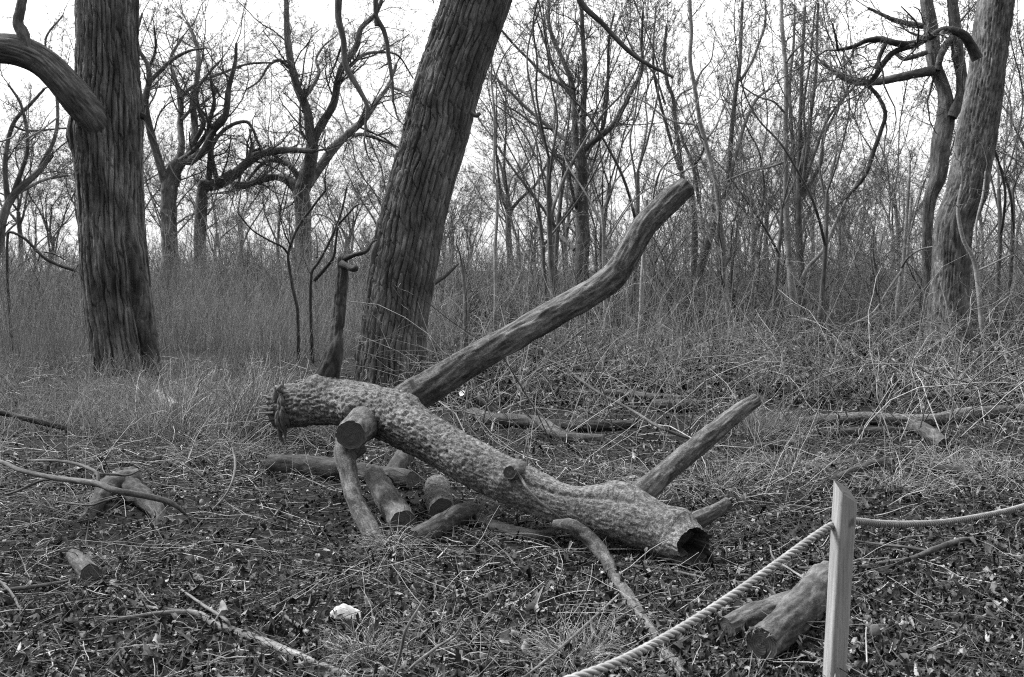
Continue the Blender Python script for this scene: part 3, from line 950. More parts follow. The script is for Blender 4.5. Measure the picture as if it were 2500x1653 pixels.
# ------------------------------------------------------------------ sticks
def stick(label, pts_z, k, rz, material, lifts, branches=(), name='fallen_branch', K=12, n=60, cat='branch', group=None, end_pale=False):
    o, p_, r_ = log(name, label, cat, Z(k, pts_z), [q * ZR for q in rz], material, K, n, smoothish(int(pts_z[0][0]) % 40, .0025, .25), lifts=lifts, group=group)
    for bp, br, bl in branches:
        q_, s_ = [], []
        for (a, b), r0_, l in zip(Z(k, bp), br, bl):
            pp, rr_, dd = lie(a, b, r0_ * ZR, l); q_.append(pp); s_.append(rr_)
        m_ = MB(); tube(m_, np.array(q_), np.array(s_), 9, 30, smoothish(9, .002, .2)); m_.build('twig', M[material], o)
    return o


stick('long grey branch lying over the old stump at left', [(-60, 850), (60, 890), (140, 930), (400, 990), (750, 1040), (880, 1090), (1100, 1130), (1300, 1180), (1420, 1270)], 20, [16, 17, 18, 20, 24, 25, 24, 20, 12], 'brown_stick',
      [.30, .30, .30, .32, .34, .34, .30, .2, .04],
      [([(750, 1030), (750, 970), (680, 920), (560, 880), (400, 860), (210, 860)], [15, 14, 13, 12, 10, 7], [.34, .38, .36, .33, .3, .27]),
       ([(400, 1000), (300, 1020), (140, 1090), (40, 1120)], [12, 11, 10, 8], [.3, .25, .2, .15]),
       ([(750, 965), (880, 968), (980, 972), (1080, 930)], [10, 9, 8, 6], [.36, .34, .33, .36]),
       ([(900, 1140), (800, 1170), (710, 1200), (580, 1195), (440, 1175)], [10, 9, 8, 8, 6], [.2, .16, .12, .1, .08])])
stick('forked bleached branch lying at the bottom left', [(815, 1142), (1000, 1110), (1200, 1080), (1420, 1070), (1530, 1090), (1650, 1165), (1900, 1255), (2195, 1370), (2430, 1470), (2650, 1560)], 30, [12, 15, 18, 22, 27, 30, 34, 36, 34, 30], 'stick',
      [.06, .05, .04, .03, .02, .01, 0, 0, 0, 0],
      [([(1760, 1185), (1740, 1140), (1560, 1020), (1390, 900)], [12, 13, 12, 8], [.02, .05, .05, .04]),
       ([(1500, 1075), (1380, 1060), (1160, 1035), (1010, 990)], [16, 14, 12, 7], [.02, .02, .02, .02]),
       ([(1440, 915), (1550, 865), (1650, 835), (1760, 815)], [7, 8, 8, 9], [.04, .05, .06, .07])])
stick('short pale stick lying right of the forked bleached branch', [(290, 1095), (380, 1160), (500, 1240), (630, 1345)], 31, [13, 16, 17, 17], 'stick', [.02, .01, .01, 0])
stick('broken white twig bent sharply at the left edge', [(-20, 820), (60, 890), (110, 960), (165, 1045), (220, 1000), (260, 975)], 30, [9, 10, 10, 10, 8, 5], 'stick', [.06, .05, .04, .02, .03, .04])
stick('flat splintered sticks at the left edge above the broken twig', [(-80, 920), (70, 900), (300, 870), (520, 830)], 30, [10, 16, 16, 9], 'brown_stick', [.04, .04, .04, .03])
stick('long thin twig lying straight across the bottom left corner', [(450, 1330), (700, 1280), (960, 1240), (1240, 1150)], 30, [10, 11, 11, 8], 'brown_stick', [.02, .02, .02, .03])
stick('dark stick angled in the bottom left corner', [(820, 1480), (960, 1340), (1110, 1240)], 30, [11, 12, 9], 'brown_stick', [.02, .03, .03])
stick('thick dark stick running off the bottom left edge', [(-120, 1390), (60, 1355), (240, 1310), (420, 1260)], 30, [14, 16, 14, 10], 'brown_stick', [.02] * 4)
stick('pale straight switch slanting across the straw tuft at bottom', [(250, 1570), (380, 1470), (500, 1370), (700, 1190), (830, 1070), (975, 935)], 32, [9, 10, 10, 10, 9, 7], 'stick', [.04, .06, .08, .08, .07, .05],
      [([(820, 1060), (890, 1060), (970, 1070), (1030, 1035)], [6, 6, 6, 9], [.08, .07, .06, .09])])
stick('pale upright stalk standing in the bottom middle', [(1110, 1600), (1180, 1400), (1230, 1200), (1310, 1060), (1360, 970)], 31, [10, 10, 10, 8, 5], 'stick', [.0, .12, .24, .30, .33])
stick('pale slanting stalk right of the upright one', [(1190, 1560), (1330, 1440), (1480, 1330), (1590, 1260), (1670, 1150)], 31, [9, 10, 9, 7, 5], 'stick', [.0, .06, .1, .14, .2])
stick('thin stalk leaning out of the straw right of the slanting one', [(1825, 1560), (1860, 1380), (1910, 1230), (1960, 1100)], 31, [8, 8, 7, 5], 'stick', [0, .1, .2, .28])
stick('crooked brown stick lying right of the post', [(790, 735), (960, 725), (1150, 690), (1330, 660), (1440, 620), (1480, 600), (1640, 540), (1740, 510), (1850, 525)], 33, [14, 16, 18, 18, 20, 22, 20, 16, 12], 'brown_stick', [.02, .02, .02, .03, .05, .06, .05, .04, .02],
      [([(1460, 600), (1300, 575), (1100, 555), (860, 520)], [12, 12, 11, 9], [.05, .05, .04, .04])])
stick('long dark twig crossing the litter behind the rope', [(-230, 700), (0, 720), (200, 700), (400, 735), (680, 735)], 33, [9, 12, 10, 15, 15], 'brown_stick', [.02] * 5)
stick('slender twig hanging down over the forked log beside the post', [(250, 560), (280, 660), (370, 720), (480, 790), (560, 840), (680, 870)], 33, [5, 7, 8, 8, 8, 6], 'stick', [.16, .14, .14, .14, .13, .12])
stick('straight dark stick in front of the hollow trunk end', [(760, 715), (900, 715), (1080, 720), (1300, 740), (1480, 775), (1640, 815)], 32, [10, 12, 14, 14, 12, 9], 'brown_stick', [.02] * 6)
stick('curved dark twig lying left of the crooked branch', [(480, 1170), (560, 1100), (640, 1050), (710, 1035)], 32, [9, 11, 11, 9], 'brown_stick', [.02] * 4)
stick('thin sapling stem resting against the lower side of the fallen trunk', [(1530, 965), (1700, 1015), (1830, 1065), (2000, 1150), (2195, 1240), (2350, 1330)], 21, [8, 9, 10, 11, 12, 12], 'brown_stick', [.22, .2, .18, .15, .12, .08])
stick('pale twig draped over the middle of the fallen trunk', [(180, 925), (230, 1000), (270, 1070), (350, 1160), (450, 1240), (560, 1330)], 22, [6, 8, 9, 9, 8, 8], 'stick', [.46, .40, .36, .30, .24, .16])
stick('slim dark pole rising left to right past the upper limb', [(160, 430), (330, 190), (520, 0), (700, -140)], 22, [12, 11, 10, 8], 'brown_stick', [.0, .25, .5, .75])
stick('thin grey pole lying diagonally behind the lower limb', [(640, 215), (830, 345), (1080, 480), (1320, 620), (1570, 710)], 22, [9, 10, 10, 11, 11], 'brown_stick', [.5, .4, .3, .2, .1])
stick('bare twig arching in front of the base of the pale log', [(2190, 380), (1960, 480), (1900, 560), (1880, 640)], 21, [8, 9, 8, 6], 'stick', [.15, .1, .06, .02])
stick('straight bright twig standing in the litter left of the leaning branch', [(1780, 760), (1800, 860), (1790, 980), (1750, 1090), (1690, 1170), (1600, 1260)], 20, [7, 9, 9, 8, 7, 5], 'stick', [.35, .28, .2, .12, .06, .02])

# ------------------------------------------------------------------ white scrap of paper
pc, _, pd = lie(*Z(31, [(760, 1125)])[0])
m_ = MB()
outl = Z(31, [(638, 1140), (655, 1095), (690, 1060), (735, 1034), (780, 1036), (820, 1062), (890, 1083), (862, 1110), (820, 1145), (740, 1148)])
base = np.array([lie(a, b)[0] for a, b in [Z(31, [(638, 1142), ])[0], Z(31, [(890, 1130)])[0]]])
wx = np.linspace(0, 1, 26); wy = np.linspace(0, 1, 16)
WX, WY = np.meshgrid(wx, wy)
wid = np.linalg.norm(base[1] - base[0])
prof = np.interp(WX, [0, .08, .25, .42, .55, .72, 1], [.25, .55, .85, 1.0, .98, .78, .42])
hgt = wid * .42 * prof
yy = WY * wid * .40 * (1 - .35 * np.abs(WX - .45))
zz_ = hgt * np.sin(np.clip(WY * 1.25, 0, 1) * np.pi / 2) * (1 - .25 * sstep(.8, 1, WY)) + .012 * (fbm(WX * 5, WY * 5, seed=14) - .5) + .008 * np.abs(np.sin(WX * 13 + WY * 7))
X0 = base[0][0] + WX * wid + .02 * (vnoise(WY * 3, WX * 2, seed=4) - .5)
Y0 = base[0][1] + yy - .02
Zb = gh(X0, Y0) + .012 + zz_ * .85
nn0, nn1 = WX.shape
ii = np.arange(nn0 - 1)[:, None] * nn1 + np.arange(nn1 - 1)[None]
po = MB().add(np.stack([X0, Y0, Zb], -1), quads=np.stack([ii, ii + 1, ii + nn1 + 1, ii + nn1], -1).reshape(-1, 4)).build('paper_scrap', M['paper'])
so_ = po.modifiers.new('thickness', 'SOLIDIFY'); so_.thickness = .004
tag(po, 'bright white crumpled scrap lying on the leaf litter', 'paper')


# ------------------------------------------------------------------ rope fence: stakes and rope
def stake(label, base_, top_z, wdt, lean=(0, 0), rot=.25):
    o = thing('wooden_post', label, 'post', base_)
    m_ = MB()
    n_ = 36
    zs = np.linspace(-.25, top_z, n_)
    prof_ = []
    q = wdt / 2; bv = q * .32
    for cxs, cys, a0 in ((1, 1, 0), (-1, 1, 90), (-1, -1, 180), (1, -1, 270)):
        for k in range(5):
            an = math.radians(a0 + k * 22.5)
            prof_.append(((q - bv) * cxs + bv * math.cos(an), (q * .92 - bv) * cys + bv * math.sin(an)))
    prof_ = np.array(prof_)
    c_, s_ = math.cos(rot), math.sin(rot)
    prof_ = np.column_stack([prof_[:, 0] * c_ - prof_[:, 1] * s_, prof_[:, 0] * s_ + prof_[:, 1] * c_])
    K = len(prof_)
    V = np.zeros((n_, K, 3))
    for i, z in enumerate(zs):
        nz = 1 + .035 * (vnoise(np.arange(K) * .7, np.full(K, z * 7), seed=31) - .5)
        V[i, :, 0] = prof_[:, 0] * nz + lean[0] * z; V[i, :, 1] = prof_[:, 1] * nz + lean[1] * z; V[i, :, 2] = z
    cut = -(prof_[:, 0] * .98 + q * 1.0) * .80 + prof_[:, 1] * .5             # the slanted saw cut
    for i in range(n_ - 8, n_):
        V[i, :, 2] += cut * ((i - (n_ - 9)) / 8.0)
    i = np.arange(n_ - 1)[:, None] * K + np.arange(K)[None]; j = np.arange(n_ - 1)[:, None] * K + (np.arange(K)[None] + 1) % K
    m_.add(V, quads=np.stack([i, j, j + K, i + K], -1).reshape(-1, 4))
    m_.build('shaft', M['post'], o).matrix_parent_inverse = Matrix()
    top = V[-1]; ctr = top.mean(0)
    mt = MB()
    kk = np.arange(K)
    rings = [ctr + (top - ctr) * f for f in (1, .9, .6, .3, .02)]
    W = np.array(rings)
    W[1:4, :, 2] += .004 * (vnoise(np.arange(K)[None].repeat(3, 0) * .9, np.arange(3)[:, None] * 1.7, seed=9) - .5)
    i = np.arange(4)[:, None] * K + kk[None]; j = np.arange(4)[:, None] * K + ((kk + 1) % K)[None]
    mt.add(W, quads=np.stack([i, j, j + K, i + K], -1).reshape(-1, 4))
    mt.build('sawn_top', M['cut_mid'], o, smooth=False).matrix_parent_inverse = Matrix()
    return o, V


pb, _, pdist = lie(1930, 1592)
PB = np.array([pb[0], pb[1], gh(pb[0], pb[1])])
ptop = P(1930, 1112, pdist)
post, PV = stake('weathered wooden post with slanted top carrying the rope', PB, ptop[2] - PB[2], .070, lean=((P(1945, 1115, pdist)[0] - P(1929, 1592, pdist)[0]) / (ptop[2] - PB[2]), .0))
hz = P(1936, 1212, pdist)
RH = hz[2]
m_ = MB()
ring_n = 40
hole_c = np.array([hz[0] - .012, PB[1] - .046, RH])


def make_rope():
    pr = [(1936, 1212, pdist - .02), (1900, 1232, pdist - .10), (1800, 1304, pdist - .28), (1700, 1375, pdist - .43), (1600, 1440, pdist - .58), (1500, 1498, pdist - .74), (1400, 1545, pdist - .9)]
    left = [P(a, b, c) for a, b, c in pr]
    left += [np.array([-.15, 2.5, .405]), np.array([-.6, 2.1, .42]), np.array([-1.5, 1.25, .62])]
    rr_ = [(1968, 1206, pdist + .02), (2030, 1211, 3.98), (2100, 1213, 4.25), (2180, 1209, 4.55), (2260, 1197, 4.9), (2340, 1180, 5.25)]
    right = [P(a, b, c) for a, b, c in rr_]
    e = right[-1] - right[-2]
    right += [right[-1] + e * .9 + [0, 0, .02], right[-1] + e * 2.2 + [0, 0, .10]]
    pts = np.array(left[::-1] + right)
    k = catmull(pts, 1100)
    sL = np.concatenate([[0], np.cumsum(np.linalg.norm(np.diff(k, axis=0), axis=1))])
    t_, a_, b_ = frames(k, (0, 0, 1))
    R = .0132
    m = MB()
    for s_ in range(3):
        ph = sL / .085 * 2 * np.pi + s_ * 2 * np.pi / 3
        c = k + (np.cos(ph)[:, None] * a_ + np.sin(ph)[:, None] * b_) * R * .56
        tube(m, c, np.full(len(c), R * .52), 9)
    # loose fibres
    r_ = np.random.default_rng(8)
    ix = r_.integers(0, len(k), 900)
    d = nrm(r_.normal(0, 1, (900, 3)))
    st_ = k[ix] + d * R * .9
    batch(m, walk(st_, nrm(d + t_[ix] * 1.5), r_.uniform(.006, .018, 900), 3, .3), np.full((900, 3), .0004), 3)
    o = m.build('rope', M['rope'])
    tag(o, 'thick twisted rope threaded through the wooden post', 'rope')
    return pts


rope_pts = make_rope()
# filled dark disc, its colour standing in for the shade inside the rope hole
m_ = MB()
hc = P(1931, 1214, pdist - .036)
hd = nrm(P(1936, 1212, pdist - .02) - P(1900, 1232, pdist - .10))
tube(m_, np.array([hc + hd * .01, hc - hd * .004]), [.0195, .0185], 18)
m_.build('hole_shade_disc', M['dark_log'], post)
for lbl, q, tz in (('leaning post holding the far right end of the rope', rope_pts[-1], .95), ('low post holding the near left end of the rope', rope_pts[0], .72)):
    stake(lbl, (q[0], q[1], gh(q[0], q[1])), tz, .08)


# ------------------------------------------------------------------ traced trees of the wood behind
def hero(label, d, trunk, limbs, material, seed, dens=1.5, first=(1.0, 2.6), counts=(6, 5, 4), minr=.006, spread=2.0, twig='twig', up=.05, wob=.2, cat='tree', name='tree', K=18, base_down=.5, keep=1.0, crown_of_trunk=.35):
    """trunk: list of (view, points, radii) from the base upward; limbs the same"""
    r = np.random.default_rng(seed)

    def w(seg, dd, slope):
        k_, zp, zr_ = seg
        m_ = len(zp)
        if not hasattr(zr_, '__len__'): zr_ = [zr_] * m_
        zr_ = np.interp(np.linspace(0, 1, m_), np.linspace(0, 1, len(zr_)), zr_)
        f = np.linspace(0, 1, m_)
        return trunk_world([(a, b, q * ZR, dd + slope * t) for (a, b), q, t in zip(Z(k_, zp), zr_, f)], None)
    tp, tr = [], []
    for sgm in trunk:
        a_, b_ = w(sgm, d, 0); tp.append(a_); tr.append(b_)
    tp, tr = np.concatenate(tp), np.concatenate(tr)
    b0 = tp[0].copy(); g = gh(b0[0], b0[1])
    if b0[2] > g - .1:
        b0[2] = g - .15
        tp = np.vstack([b0, tp]); tr = np.concatenate([[tr[0] * 1.15], tr])
    o = thing(name, label, cat, (tp[0][0], tp[0][1], g))
    m_ = MB(); tube(m_, tp, tr, K, 90, smoothish(seed % 50, tr[0] * .06, .22), cap=(False, True)); m_.build('trunk', M[material], o)
    allp = [(tp, tr)]
    for sgm in limbs:
        a_, b_ = w(sgm, d, r.uniform(-1, 1) * spread)
        m_ = MB(); tube(m_, a_, b_, 10, 46, smoothish(seed % 50 + 1, b_[0] * .08, .25)); m_.build('limb', M[material], o)
        allp.append((a_, b_))
    cl = [(a_, b_ * .6) for a_, b_ in allp[1:]] or []
    tp2 = catmull(np.column_stack([tp, tr]), 30)
    st_ = int(30 * crown_of_trunk)
    cl.append((tp2[st_:, :3], tp2[st_:, 3] * .5))
    m_ = MB(); crown(m_, cl, seed, dens, first, counts, wob, up, minr, keep=keep); m_.build('crown', M[twig], o)
    return o


hero('old oak with heavy forked limbs spreading left of the leaning trunk', 37, [(11, [(450, 620), (440, 480), (440, 200), (430, 60)], [62, 60]), (1, [(450, 1400), (490, 1250), (512, 1130), (490, 1000), (470, 850), (400, 680), (350, 500), (320, 300), (310, 60), (300, -200)], [62, 50, 40, 34, 30, 28, 22, 16])],
     [(1, [(470, 1420), (560, 1290), (680, 1130), (790, 1020), (920, 900), (1000, 780), (1090, 660), (1150, 500)], [40, 36, 30, 24, 16, 12]),
      (1, [(510, 1080), (600, 920), (670, 800), (700, 650), (730, 530), (850, 350), (880, 220), (1000, 100), (1060, -80)], [36, 30, 26, 20, 12]),
      (1, [(390, 1500), (360, 1390), (300, 1345), (220, 1360), (30, 1420), (-150, 1480)], [24, 24, 20, 16, 10]),
      (1, [(420, 1400), (350, 1280), (240, 1230), (130, 1250), (0, 1400)], [22, 20, 16, 12]),
      (1, [(500, 1150), (370, 1150), (250, 1150), (130, 1165), (0, 1260), (-60, 1400)], [22, 18, 16, 12, 8]),
      (1, [(440, 760), (500, 680), (560, 560), (540, 450), (600, 350), (700, 270)], [16, 14, 12, 8, 5]),
      (1, [(720, 540), (800, 500), (900, 420), (1050, 400), (1170, 430), (1280, 600)], [18, 16, 12, 8, 5]),
      (1, [(330, 520), (260, 460), (180, 500), (100, 620), (0, 690)], [14, 12, 9, 6]),
      (1, [(820, 1040), (900, 1030), (1050, 1080), (1200, 1140)], [16, 14, 10, 6]),
      (1, [(1090, 660), (1200, 700), (1280, 780), (1290, 900)], [12, 10, 8, 5])],
     'grey_tree', 101, 2.9, (1.2, 3.2), (7, 6, 4), .005, spread=3.5, up=.04)
hero('many limbed tree rising just right of the shaggy trunk', 35, [(10, [(1300, 500), (1290, 200), (1300, 0)], [62, 58]), (0, [(1310, 1400), (1340, 1290), (1380, 1230)], [60, 52])],
     [(0, [(1270, 1420), (1210, 1210), (1150, 1000), (1110, 780), (1140, 620), (1130, 500), (1060, 370), (1050, 250), (1090, 100)], [34, 30, 26, 22, 16, 12, 8]),
      (0, [(1145, 630), (1250, 520), (1330, 450), (1450, 390), (1560, 370)], [18, 16, 12, 8]),
      (0, [(1140, 520), (1190, 380), (1180, 200)], [14, 10, 6]),
      (0, [(1350, 1280), (1390, 1120), (1380, 950), (1385, 750), (1330, 570), (1305, 450), (1400, 280)], [32, 24, 20, 14, 10]),
      (0, [(1420, 1250), (1490, 1050), (1480, 800), (1510, 600), (1520, 430), (1490, 300), (1440, 180)], [32, 26, 20, 16, 10]),
      (0, [(1450, 1240), (1570, 1140), (1630, 1000), (1720, 900), (1750, 680), (1800, 480), (1810, 330)], [34, 30, 28, 24, 16, 10]),
      (0, [(1480, 1100), (1560, 940), (1520, 830), (1510, 700), (1600, 560), (1700, 450)], [20, 18, 14, 10, 7]),
      (0, [(1380, 760), (1440, 690), (1550, 620), (1700, 560), (1900, 490), (2100, 480)], [14, 12, 10, 7]),
      (0, [(1390, 920), (1470, 820), (1480, 740)], [14, 12, 10])],
     'grey_tree', 103, 2.2, (1.2, 3.2), (7, 6, 4), .005, spread=3.0, up=.05)
hero('low leaning tree with an arched limb reaching to the oak', 35.5, [(10, [(1530, 520), (1540, 200), (1560, 0)], [48, 44]), (0, [(1590, 1420), (1680, 1400), (1790, 1330)], [44, 44])],
     [(0, [(1700, 1400), (1800, 1330), (1900, 1240), (2000, 1180), (2195, 1150), (2400, 1160)], [40, 36, 34, 28, 18]),
      (0, [(1790, 1420), (1900, 1410), (2080, 1355), (2190, 1390), (2260, 1480)], [26, 26, 24, 16]),
      (0, [(1600, 1380), (1610, 1150), (1600, 950), (1640, 780), (1610, 600)], [22, 20, 16, 10]),
      (0, [(1660, 1380), (1620, 1150), (1680, 1030), (1790, 950), (1900, 940), (1980, 1100)], [18, 16, 14, 10])],
     'grey_tree', 105, 2.0, (1.0, 2.4), (7, 6, 4), .005, spread=3, up=.06)
hero('dark twin stemmed tree in the thicket right of the leaning trunk', 29, [(12, [(690, 760), (690, 600), (700, 400), (690, 200), (685, 20)], [56, 50]), (2, [(690, 1400), (690, 1250), (660, 1130)], [48, 40])],
     [(2, [(650, 1180), (635, 900), (630, 760), (615, 640), (560, 490), (480, 320), (440, 180), (440, 60), (430, -150)], [24, 20, 18, 14, 9]),
      (2, [(700, 1180), (700, 950), (710, 740), (715, 550), (700, 300), (690, 100), (680, -150)], [24, 22, 20, 18, 14]),
      (2, [(620, 720), (520, 640), (400, 570), (300, 470), (170, 340), (60, 210)], [14, 12, 10, 8]),
      (2, [(640, 1140), (550, 1060), (450, 980), (270, 830), (120, 680), (20, 580)], [16, 14, 12, 8]),
      (2, [(470, 990), (340, 960), (200, 860), (60, 780)], [10, 9, 7, 5]),
      (2, [(720, 1140), (820, 1050), (930, 960), (1000, 840), (1080, 680), (1150, 550), (1150, 300), (1160, 80)], [26, 24, 20, 16, 12, 8]),
      (2, [(830, 1040), (870, 900), (890, 600), (900, 300), (940, 100)], [16, 12, 10, 7]),
      (2, [(570, 480), (600, 380), (650, 250), (640, 100)], [10, 9, 7, 5]),
      (2, [(640, 680), (560, 640), (470, 510), (400, 300), (350, 160)], [10, 9, 8, 6]),
      (12, [(640, 500), (520, 400), (400, 350), (280, 270)], [20, 16, 12, 8]),
      (12, [(660, 200), (620, 60), (600, -80), (630, -180)], [16, 12, 9, 6])],
     'grey_tree', 107, 2.3, (.8, 2.0), (6, 5, 3), spread=3.0)
hero('tall pale sapling curving left behind the tip of the upper limb', 21.5, [(12, [(1850, 1170), (1820, 1000), (1790, 800), (1780, 600), (1750, 300), (1720, 0)], [23, 19]), (2, [(1690, 1300), (1640, 1100), (1600, 950), (1560, 700), (1520, 450), (1530, 250), (1520, 60), (1510, -200)], [18, 13])],
     [(2, [(1555, 690), (1600, 560), (1680, 460), (1700, 330)], [9, 8, 6, 4]), (2, [(1640, 1080), (1560, 960), (1440, 940), (1330, 900), (1190, 790), (1060, 730)], [11, 10, 9, 7, 5]), (2, [(1650, 1060), (1720, 960), (1780, 800)], [8, 7, 5])],
     'pale', 109, 1.3, (.5, 1.4), (5, 4, 3), .004, 1.0, up=.12)
hero('tall straight pale sapling left of the right edge tree', 25, [(13, [(455, 1090), (420, 850), (400, 600), (380, 300), (370, 0)], [26, 21]), (3, [(370, 1300), (370, 900), (375, 600), (360, 400), (340, 150), (335, -150)], [20, 14])],
     [(3, [(375, 480), (430, 400), (520, 320)], [9, 8, 6]), (3, [(370, 870), (280, 780), (160, 740), (20, 650)], [9, 8, 7, 5]), (3, [(380, 1230), (250, 1280), (100, 1310), (-100, 1390)], [10, 9, 8, 6]), (13, [(470, 780), (540, 640), (660, 500), (740, 320), (830, 130), (930, -40)], [16, 15, 13, 12, 10])],
     'pale', 111, 1.2, (.6, 1.5), (5, 4, 3), .004, 1.2, up=.12)
hero('slim pale sapling leaning beside the right edge tree', 24, [(13, [(1222, 1110), (1230, 850), (1270, 600), (1290, 350), (1310, 60), (1320, -150)], [17, 10])], [(13, [(1255, 640), (1310, 560), (1400, 500), (1540, 470)], [8, 7, 5]), (13, [(1260, 660), (1160, 800), (1040, 980), (860, 1080)], [9, 8, 7, 6])],
     'pale', 113, 1.0, (.5, 1.3), (4, 4, 3), .004, 1, up=.08)
hero('pale bent sapling at the far right edge', 17.5, [(13, [(1920, 1300), (1875, 1100), (1845, 800), (1810, 580), (1730, 420), (1690, 200), (1720, 0)], [20, 12])], [(13, [(1845, 660), (1930, 620), (2090, 540)], [8, 7, 5]), (13, [(1830, 480), (1830, 300), (1880, 80), (1900, -100)], [10, 9, 8, 6]), (13, [(1870, 1120), (1960, 960), (2090, 850)], [8, 7, 6])],
     'pale', 115, 1.1, (.5, 1.3), (4, 4, 3), .004, 1, up=.08)
hero('clump of upright dark stems behind the straight pale sapling', 27, [(13, [(500, 800), (480, 500), (470, 200), (470, 0)], [26, 20]), (3, [(470, 1300), (480, 1000), (490, 700), (500, 400), (520, 50)], [18, 10])],
     [(3, [(460, 1560), (430, 1200), (410, 900), (400, 650), (430, 350), (440, 60)], [16, 14, 12, 8]), (3, [(490, 1500), (530, 1200), (560, 900), (600, 600), (610, 300), (620, 20)], [16, 14, 12, 8]), (3, [(500, 1450), (600, 1150), (700, 900), (860, 700), (1000, 560)], [14, 12, 9, 6]),
      (3, [(480, 1400), (520, 1100), (510, 800), (560, 450), (590, 100)], [12, 10, 8, 6]), (3, [(500, 1500), (640, 1250), (660, 1050), (760, 850), (880, 620)], [14, 12, 10, 6])],
     'grey_tree', 117, 2.4, (.7, 1.8), (5, 5, 4), .005, 2.0, up=.18)
hero('dark crooked tree crossing behind the upper limb tip', 28, [(12, [(1560, 880), (1610, 600), (1660, 440), (1710, 280), (1760, 130)], [30, 24]), (2, [(1800, 1450), (1820, 1250), (1840, 1000), (1870, 700), (1900, 500), (1910, 250), (1920, 20)], [20, 12])],
     [(2, [(1800, 1480), (1880, 1150), (1950, 920), (2030, 760), (2130, 680)], [18, 15, 12, 9]), (2, [(1905, 620), (1990, 480), (2040, 350), (2090, 200), (2100, 40)], [12, 11, 10, 8]), (2, [(1820, 1400), (1900, 1330), (2050, 1290), (2190, 1260)], [12, 11, 9, 7])],
     'grey_tree', 119, 2.3, (.8, 1.9), (5, 5, 3), .005, 2.5, up=.1)
hero('dark forked sapling behind the middle of the upper limb', 28.5, [(12, [(1540, 900), (1555, 500), (1550, 250), (1500, 0)], [26, 20]), (2, [(1470, 1400), (1430, 1100), (1410, 950), (1390, 750), (1350, 640), (1320, 450), (1340, 200)], [18, 10])],
     [(2, [(1590, 1560), (1545, 1280), (1470, 1080), (1430, 960)], [14, 13, 11, 9]), (2, [(1545, 1270), (1600, 1200), (1630, 1120)], [10, 8, 6]), (2, [(1390, 820), (1450, 720), (1530, 680)], [9, 8, 6]), (2, [(1440, 1300), (1350, 1000), (1250, 600), (1240, 350), (1260, 50)], [14, 12, 9, 6]), (2, [(1330, 800), (1240, 560), (1080, 380), (1000, 180)], [9, 8, 6, 5])],
     'grey_tree', 121, 2.3, (.8, 1.8), (5, 5, 3), .005, 2.5, up=.12)
hero('thin straight sapling just right of the leaning trunk', 21.5, [(11, [(1900, 1170), (1912, 900), (1910, 500), (1925, 200), (1920, 0)], [14, 11]), (1, [(1900, 1400), (1905, 900), (1880, 600), (1885, 350), (1870, 100)], [10, 6])], [(1, [(1905, 800), (2050, 900), (2195, 990)], [6, 5, 4]), (1, [(1890, 640), (1980, 420), (2080, 300), (2180, 160)], [6, 5, 4])],
     'pale', 123, 1.0, (.5, 1.2), (4, 4, 3), .004, 1, up=.1)
hero('short broken dead stem standing right of the leaning trunk', 18, [(11, [(1675, 1290), (1690, 1000), (1680, 800), (1655, 620)], [28, 18])], [(11, [(1690, 1000), (1740, 960), (1790, 860), (1700, 800)], [7, 6, 4])], 'old', 125, .8, (.3, .8), (3, 2), .004, .3, cat='dead tree', name='dead_tree', K=16)
hero('small dark sapling with a low fork left of the leaning trunk', 15.5, [(11, [(395, 960), (365, 820), (335, 650), (325, 530), (370, 390), (430, 280), (500, 190), (560, 110), (610, 50)], [13, 8])], [(11, [(325, 535), (280, 480), (180, 430), (50, 350), (-60, 220)], [9, 8, 6, 5]), (11, [(350, 480), (300, 380), (250, 200)], [6, 5, 3]), (11, [(610, 60), (610, -80), (650, -200)], [6, 5, 3])],
     'dark_log', 127, 1.6, (.3, .8), (4, 3), .003, .6)
hero('broken dark bush of bare rods between sapling and leaning trunk', 16, [(11, [(500, 690), (560, 590), (620, 480), (690, 330), (740, 180), (775, 20)], [12, 7])], [(11, [(525, 740), (620, 630), (670, 560), (690, 440), (700, 330)], [13, 12, 10, 8]), (11, [(690, 330), (780, 230), (860, 155), (940, 152)], [8, 7, 6, 5]), (11, [(545, 560), (545, 450), (530, 340)], [7, 6, 4]), (11, [(690, 310), (640, 260), (560, 230), (510, 240)], [6, 5, 4])],
     'dark_log', 129, 1.6, (.3, .9), (4, 3), .003, .6, cat='bush', name='bush')
hero('dead dark bough slanting through the weeds left of the shaggy trunk', 17, [(10, [(60, 380), (180, 410), (330, 555), (430, 610), (560, 655)], [10, 14])], [(10, [(340, 520), (400, 530), (500, 580)], [6, 5, 4]), (10, [(210, 440), (300, 540), (290, 590)], [6, 5, 4])], 'dark_log', 131, 1.0, (.3, .7), (3, 2), .003, .3, cat='bough', name='dead_bough')
hero('spreading tree cut off by the left edge behind the arching limb', 26, [(10, [(-60, 700), (0, 400), (40, 200), (130, 50)], [34, 28]), (0, [(200, 1400), (290, 1320), (400, 1180)], [26, 18])],
     [(0, [(130, 1480), (240, 1420), (360, 1370), (520, 1340)], [16, 14, 12, 9]), (0, [(60, 1560), (40, 1250), (100, 950), (250, 780), (340, 680)], [22, 18, 14, 10]), (0, [(100, 1480), (200, 1200), (210, 1050), (160, 800), (60, 640)], [18, 14, 12, 8]), (0, [(90, 960), (200, 1000), (400, 990), (540, 980)], [9, 8, 7, 5]), (0, [(300, 1290), (420, 1050), (440, 800), (400, 560), (350, 300), (480, 120)], [16, 14, 12, 9, 6])],
     'grey_tree', 133, 2.0, (.7, 1.9), (6, 5, 4), .005, 2.5, up=.04)


# ------------------------------------------------------------------ generic bare trees and saplings, copied through the wood
def far(p): return p


